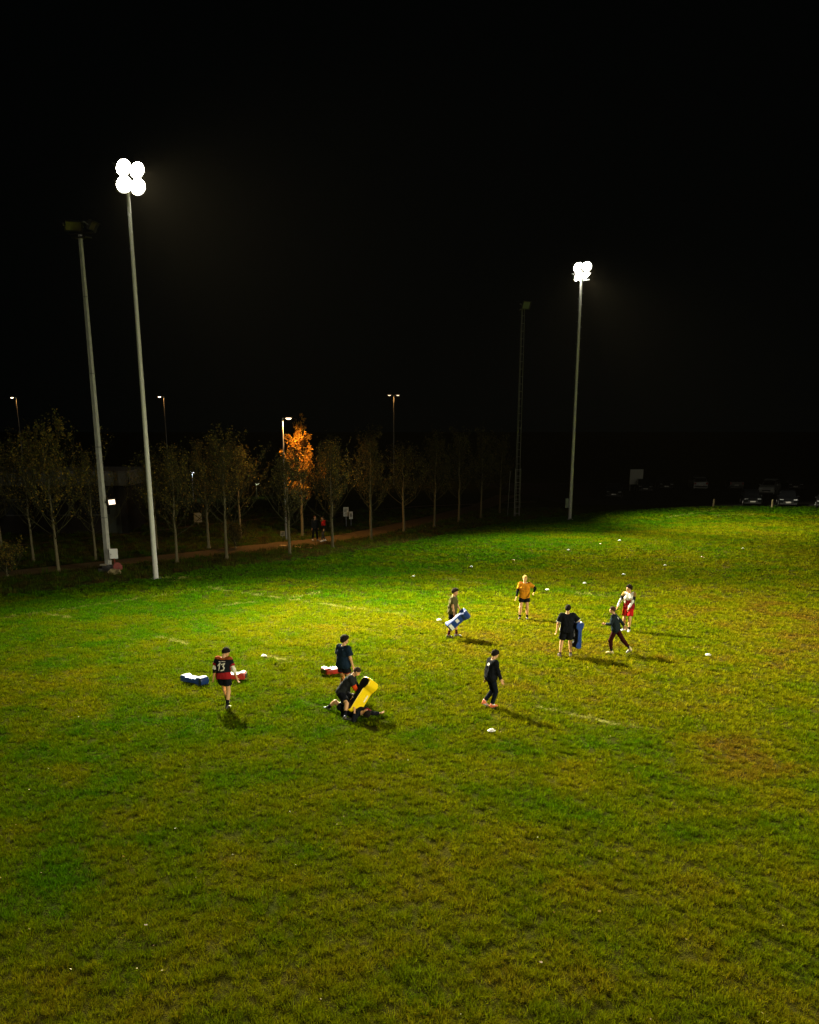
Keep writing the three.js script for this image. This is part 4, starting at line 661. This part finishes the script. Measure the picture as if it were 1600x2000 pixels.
// walking away, number on the back
person({ label: 'person in a black and red shirt numbered 13 walking away, head bowed', pos: [-5.07, -28.34], turn: Math.PI - 0.22, size: 1.82, pelvis: [0, 0.94, 0.02], neck: [0, 1.46, 0.09], head: [-0.75, 0.55], footL: [0.05, 0.1, 0.34], toePitchL: -0.1, footR: [-0.09, 0.085, -0.06], handL: [0.34, 0.8, 0.06], handR: [-0.36, 0.86, 0.12], hair: { len: 0.022, curl: 0.8 },
  top: { sleeve: 0.62, col: ({ u, s, f, arm }) => (arm.d < 0.09 && arm.t > 0.42 && Math.abs(s) > 0.2 ? MAROON.map((v) => v * 1.6) : u > 0.9 + Math.abs(s) * 0.1 ? [0.22, 0.05, 0.012] : u < 0.2 - s * 0.25 ? [0.24, 0.012, 0.014] : K) },
  under: { sleeve: 1.45, fit: 0.001, armFit: 0.009, loose: 0, hem: 0, col: ({ arm }) => (arm.side > 0 && arm.t > 1.0 ? K : CREAM) },
  bottoms: { cut: 0.55, col: plain(K) }, socks: { from: 0.55, col: plain(K) }, boots: [0.02, 0.02, 0.02], bootFn: (y, x, z) => (z > 0.02 && y < 0.1 ? [0.45, 0.5, 0.1] : K),
  decal: [{ name: 'printed_number', col: CREAM, w: 0.03, lo: 0.14, hi: 0.42, strokes: [[[-0.115, 0.30], [-0.05, 0.375], [-0.085, 0.175]], [[0.0, 0.345], [0.085, 0.37], [0.035, 0.29], [0.075, 0.255], [0.06, 0.19], [-0.015, 0.17]]] }, { name: 'printed_line', col: CREAM, w: 0.012, lo: 0.38, hi: 0.45, strokes: [[[-0.10, 0.415], [0.10, 0.425]]] }] });
// standing in navy
person({ label: 'person in a navy T-shirt and black shorts standing behind the crouching man', pos: [-1.73, -29.73], turn: 2.35, size: 1.86, head: [-0.25, 0.1], footL: [0.1, 0.085, -0.05], footR: [-0.13, 0.085, 0.06], handL: [0.29, 0.86, 0.06], handR: [-0.31, 0.86, 0.1], hair: { len: 0.04, curl: 1.6, line: 0.04 }, build: 1.06,
  top: { sleeve: 0.72, loose: 0.035, flare: 0.035, col: plain(NAVY), hem: -0.2 }, bottoms: { cut: 0.52, col: ({ t }) => (t > 0.46 ? [0.22, 0.012, 0.01] : K) }, socks: { from: 0.5, col: plain(K) }, boots: [0.06, 0.02, 0.015] });
// bending over the yellow pad
person({ label: 'person in black crouching over and pressing the yellow tackle pad down', pos: [-1.58, -27.72], turn: Math.PI / 2, size: 1.78, pelvis: [0.08, 0.64, -0.12], neck: [0.06, 1.13, 0.22], head: [-0.1, 0.55], headUp: 0.75, hipAxis: [1, 0, 0.1], footL: [0.5, 0.085, -0.16], footR: [-0.62, 0.085, 0.02], kneeL: [0.3, 0, 1], kneeR: [-0.6, 0.2, 1], handL: [0.16, 0.66, 0.50], handR: [-0.06, 0.58, 0.40], elbowR: [-1, -0.2, -0.5], curlL: 0.9, curlR: 0.9, hair: { len: 0.007, curl: 0.3, col: [0.03, 0.02, 0.014] },
  top: { sleeve: 1.9, col: ({ arm }) => (arm.side < 0 && arm.d < 0.1 && arm.t > 0.72 && arm.t < 1.35 ? [0.52, 0.055, 0.008] : [0.016, 0.018, 0.018]) }, bottoms: { cut: 0.8, col: plain(K) }, socks: { from: 0.3, col: plain(K) } });
// lying beneath the pad
person({ label: 'person in dark kit lying on the turf beneath the yellow tackle pad, arm outstretched', pos: [0, 0], turn: 0, size: 1.8, pelvis: [-1.5, 0.13, -27.75], neck: [-1.1, 0.15, -27.35], hipAxis: [0.62, 0.25, -0.7], headFrame: [[0.25, 0.9, -0.35], [0.72, 0.1, 0.66]], footL: [-1.75, 0.09, -28.5], footR: [-2.1, 0.07, -28.2], kneeL: [0, 1, 0], kneeR: [0, 1, 0.2], toeL: -2.4, toeR: -2.4, handL: [-0.63, 0.1, -27.5], handR: [-1.3, 0.24, -27.1], elbowL: [0.3, -0.1, 1], elbowR: [-0.2, 0.2, 1], pointL: [1, 0.15, -0.1], hair: { len: 0.02, curl: 0.7 },
  top: { sleeve: 1.85, col: ({ u, arm }) => (arm.side > 0 && arm.t > 0.2 && arm.t < 0.7 ? MAROON : K) }, bottoms: { cut: 0.6, col: plain(K) }, socks: { from: 0.3, col: plain(K) } });
// olive shirt, blue pad at the thigh
person({ label: 'person in an olive T-shirt holding a blue tackle pad at the thigh', pos: [1.92, -38.59], turn: Math.PI / 2 - 0.25, size: 1.92, neck: [0, 1.48, 0.03], head: [0, 0.25], footL: [0.08, 0.085, 0.14], footR: [-0.12, 0.085, -0.12], handL: [0.16, 0.86, 0.3], handR: [-0.33, 0.82, 0.16], curlR: 1, elbowR: [-0.6, 0, -1], hair: { len: 0.026, curl: 0.8, col: [0.02, 0.014, 0.009] },
  top: { sleeve: 0.7, loose: 0.032, col: ({ u }) => [0.085, 0.078, 0.028], crease: 0.02, hem: -0.18 }, bottoms: { cut: 0.62, col: plain(K) }, socks: { from: 0.22, col: (t) => (Math.floor(t * 18) % 3 === 0 ? [0.13, 0.012, 0.012] : [0.02, 0.012, 0.014]) }, boots: [0.05, 0.045, 0.035] });
// orange shirt facing the camera side
person({ label: 'person in an orange T-shirt over black sleeves with one arm raised to the waist', pos: [5.08, -42.34], turn: -0.12, size: 1.86, head: [-0.05, 0.1], footL: [0.14, 0.085, 0.02], footR: [-0.16, 0.085, 0.04], handR: [-0.33, 0.86, 0.06], handL: [0.36, 1.12, 0.2], elbowL: [0.9, -0.2, -0.6], hair: { len: 0.016, curl: 0.9, col: [0.42, 0.27, 0.08], line: 0.04 }, skin: [0.54, 0.30, 0.14],
  under: { sleeve: 1.95, fit: 0.001, armFit: 0.007, loose: 0, hem: 0, col: plain(K) }, top: { sleeve: 0.68, loose: 0.024, flare: 0.014, fit: 0.011, col: ({ u, s, f }) => (u > 0.98 ? [0.20, 0.06, 0.008] : f > 0.1 && u > 0.35 && u < 0.72 && n2(s * 30, u * 22) > 0.45 ? [0.22, 0.09, 0.01] : [0.56, 0.22, 0.012]), hem: -0.18 }, bottoms: { cut: 0.52, col: plain(K) }, socks: { from: 0.68, col: plain(K) } });
// black kit seen from behind, pad under the arm
person({ label: 'person in a plain black T-shirt and shorts holding a blue tackle pad upright', pos: [5.74, -35.17], turn: Math.PI - 0.05, size: 1.84, build: 1.1, head: [-0.35, 0.12], footL: [0.2, 0.085, 0.0], footR: [-0.17, 0.085, 0.02], handL: [0.36, 0.82, 0.04], handR: [-0.33, 1.02, 0.14], elbowR: [-1, -0.1, -0.7], elbowL: [0.8, -0.1, -0.5], hair: { len: 0.02, curl: 0.4 },
  top: { sleeve: 0.86, loose: 0.035, flare: 0.035, col: ({ u, arm, s }) => (arm.d < 0.12 && arm.t > 0.78 && Math.abs(s) > 0.22 ? [0.6, 0.57, 0.48] : K), hem: -0.2 }, bottoms: { cut: 0.74, flare: 0.03, col: plain(K) }, socks: { from: 0.82, col: plain(K) }, boots: [0.05, 0.03, 0.02] });
// running man in a track top
person({ label: 'person running in a dark track top and maroon trousers, pale square on back', pos: [7.55, -35.67], turn: -(Math.PI / 2 + 0.45), size: 1.74, pelvis: [0, 0.93, 0], neck: [0, 1.45, 0.12], head: [0.15, 0.05], footL: [0.06, 0.085, 0.1], footR: [-0.08, 0.2, -0.56], toePitchR: 0.9, handL: [0.22, 1.12, 0.34], handR: [-0.28, 0.98, -0.26], elbowR: [-0.5, 0, -1], elbowL: [0.8, -0.4, -1], hair: { len: 0.013, curl: 0.4, col: [0.04, 0.02, 0.012] }, twist: 0.15,
  top: { name: 'track_top', sleeve: 1.9, loose: 0.03, col: ({ u, arm }) => (u > 0.95 ? [0.008, 0.008, 0.01] : [0.011, 0.017, 0.019]), hem: -0.14 }, bottoms: { cut: 1.72, col: ({ t, u }) => (t > 0.25 ? [0.028, 0.006, 0.006] : [0.012, 0.014, 0.016]) }, socks: { from: 0.6, col: plain(K) }, boots: [0.55, 0.45, 0.24],
  decal: [{ name: 'printed_square', col: [0.5, 0.5, 0.46], w: 0.1, lo: 0.28, hi: 0.48, strokes: [[[-0.03, 0.375], [0.03, 0.375]]] }] });
// red shorts
person({ label: 'person in red shorts and a white, black and maroon shirt looking aside', pos: [8.87, -39.8], turn: -0.55, size: 1.86, head: [-0.7, 0.1], neck: [0, 1.48, 0.04], footL: [0.1, 0.085, 0.1], footR: [-0.14, 0.085, -0.02], handR: [-0.4, 0.92, 0.12], elbowR: [-1, 0, -0.6], handL: [0.06, 0.86, 0.24], elbowL: [1, 0, -0.3], hair: { len: 0.034, curl: 1.8, col: [0.016, 0.010, 0.007] }, twist: 0.1,
  under: { sleeve: 1.95, fit: 0.001, armFit: 0.007, loose: 0, hem: 0, col: plain([0.62, 0.6, 0.55]) }, top: { sleeve: 0.7, col: ({ u, s, f, arm }) => (arm.d < 0.1 && Math.abs(s) > 0.17 ? (arm.t < 0.3 ? [0.2, 0.13, 0.03] : K) : f < 0.02 ? K : u > 0.5 + Math.abs(s) * 0.9 ? [0.6, 0.57, 0.5] : u > 0.42 + Math.abs(s) * 0.7 && Math.abs(s) < 0.1 ? [0.25, 0.012, 0.014] : Math.abs(s) > 0.09 && u > 0.3 ? [0.45, 0.38, 0.26] : [0.2, 0.010, 0.012]) }, bottoms: { cut: 0.76, flare: 0.018, col: ({ t, s }) => [0.40, 0.012, 0.012] }, socks: { from: 0.72, col: plain(K) }, boots: [0.55, 0.55, 0.56] });
// coach in black
person({ label: 'person all in black with orange shoes walking across, pale patch on the back', pos: [2.54, -28.46], turn: Math.PI / 2 + 0.42, size: 1.74, pelvis: [0, 0.93, 0], neck: [0, 1.45, 0.06], head: [0.1, 0.3], footR: [-0.05, 0.085, 0.03], footL: [0.06, 0.2, -0.17], toePitchL: 0.7, handR: [-0.25, 0.86, 0.22], handL: [0.24, 0.86, -0.04], hair: { len: 0.026, curl: 1.2 }, build: 1.02,
  top: { name: 'track_top', sleeve: 1.92, loose: 0.03, col: plain([0.007, 0.008, 0.010]), hem: -0.2 }, bottoms: { cut: 1.9, fit: 0.014, col: plain([0.006, 0.008, 0.013]) }, socks: { from: 0.8, col: plain([0.5, 0.5, 0.5]) }, boots: [0.5, 0.10, 0.02],
  decal: [{ name: 'printed_patch', col: [0.4, 0.38, 0.28], w: 0.085, lo: 0.3, hi: 0.48, strokes: [[[-0.03, 0.385], [0.02, 0.385]]] }] });
// walkers on the path
person({ label: 'person in dark clothes and white shoes walking on the brown footpath', pos: [-6.05, -72.4], turn: 0.5, size: 1.74, group: 'walkers on the footpath', footL: [0.1, 0.085, 0.22], footR: [-0.1, 0.1, -0.22], handL: [0.28, 0.88, -0.05], handR: [-0.28, 0.9, 0.14], hair: { len: 0.016, col: [0.05, 0.02, 0.012] }, top: { name: 'jacket', sleeve: 1.9, loose: 0.03, col: plain([0.010, 0.012, 0.014]) }, bottoms: { cut: 1.9, col: plain([0.008, 0.008, 0.010]) }, boots: [0.6, 0.58, 0.52], bootFn: () => [0.6, 0.58, 0.52] });
person({ label: 'person in a red and black jacket and white shoes walking on the footpath', pos: [-5.42, -71.9], turn: -0.9, size: 1.72, group: 'walkers on the footpath', footL: [0.09, 0.085, 0.2], footR: [-0.09, 0.12, -0.2], handL: [0.28, 0.9, 0.14], handR: [-0.28, 0.88, -0.08], hair: { len: 0.014 }, top: { name: 'jacket', sleeve: 1.9, loose: 0.03, col: ({ u, arm, s }) => (s > 0.02 && u > 0.4 ? [0.34, 0.012, 0.014] : [0.012, 0.012, 0.014]) }, bottoms: { cut: 1.85, col: plain([0.05, 0.045, 0.04]) }, boots: [0.6, 0.58, 0.52], bootFn: () => [0.6, 0.58, 0.52] });
scene.fog = new THREE.FogExp2(0xf2e2bd, 0.0000065);   // faint night mist that catches the floodlights
renderer.render(scene, camera);
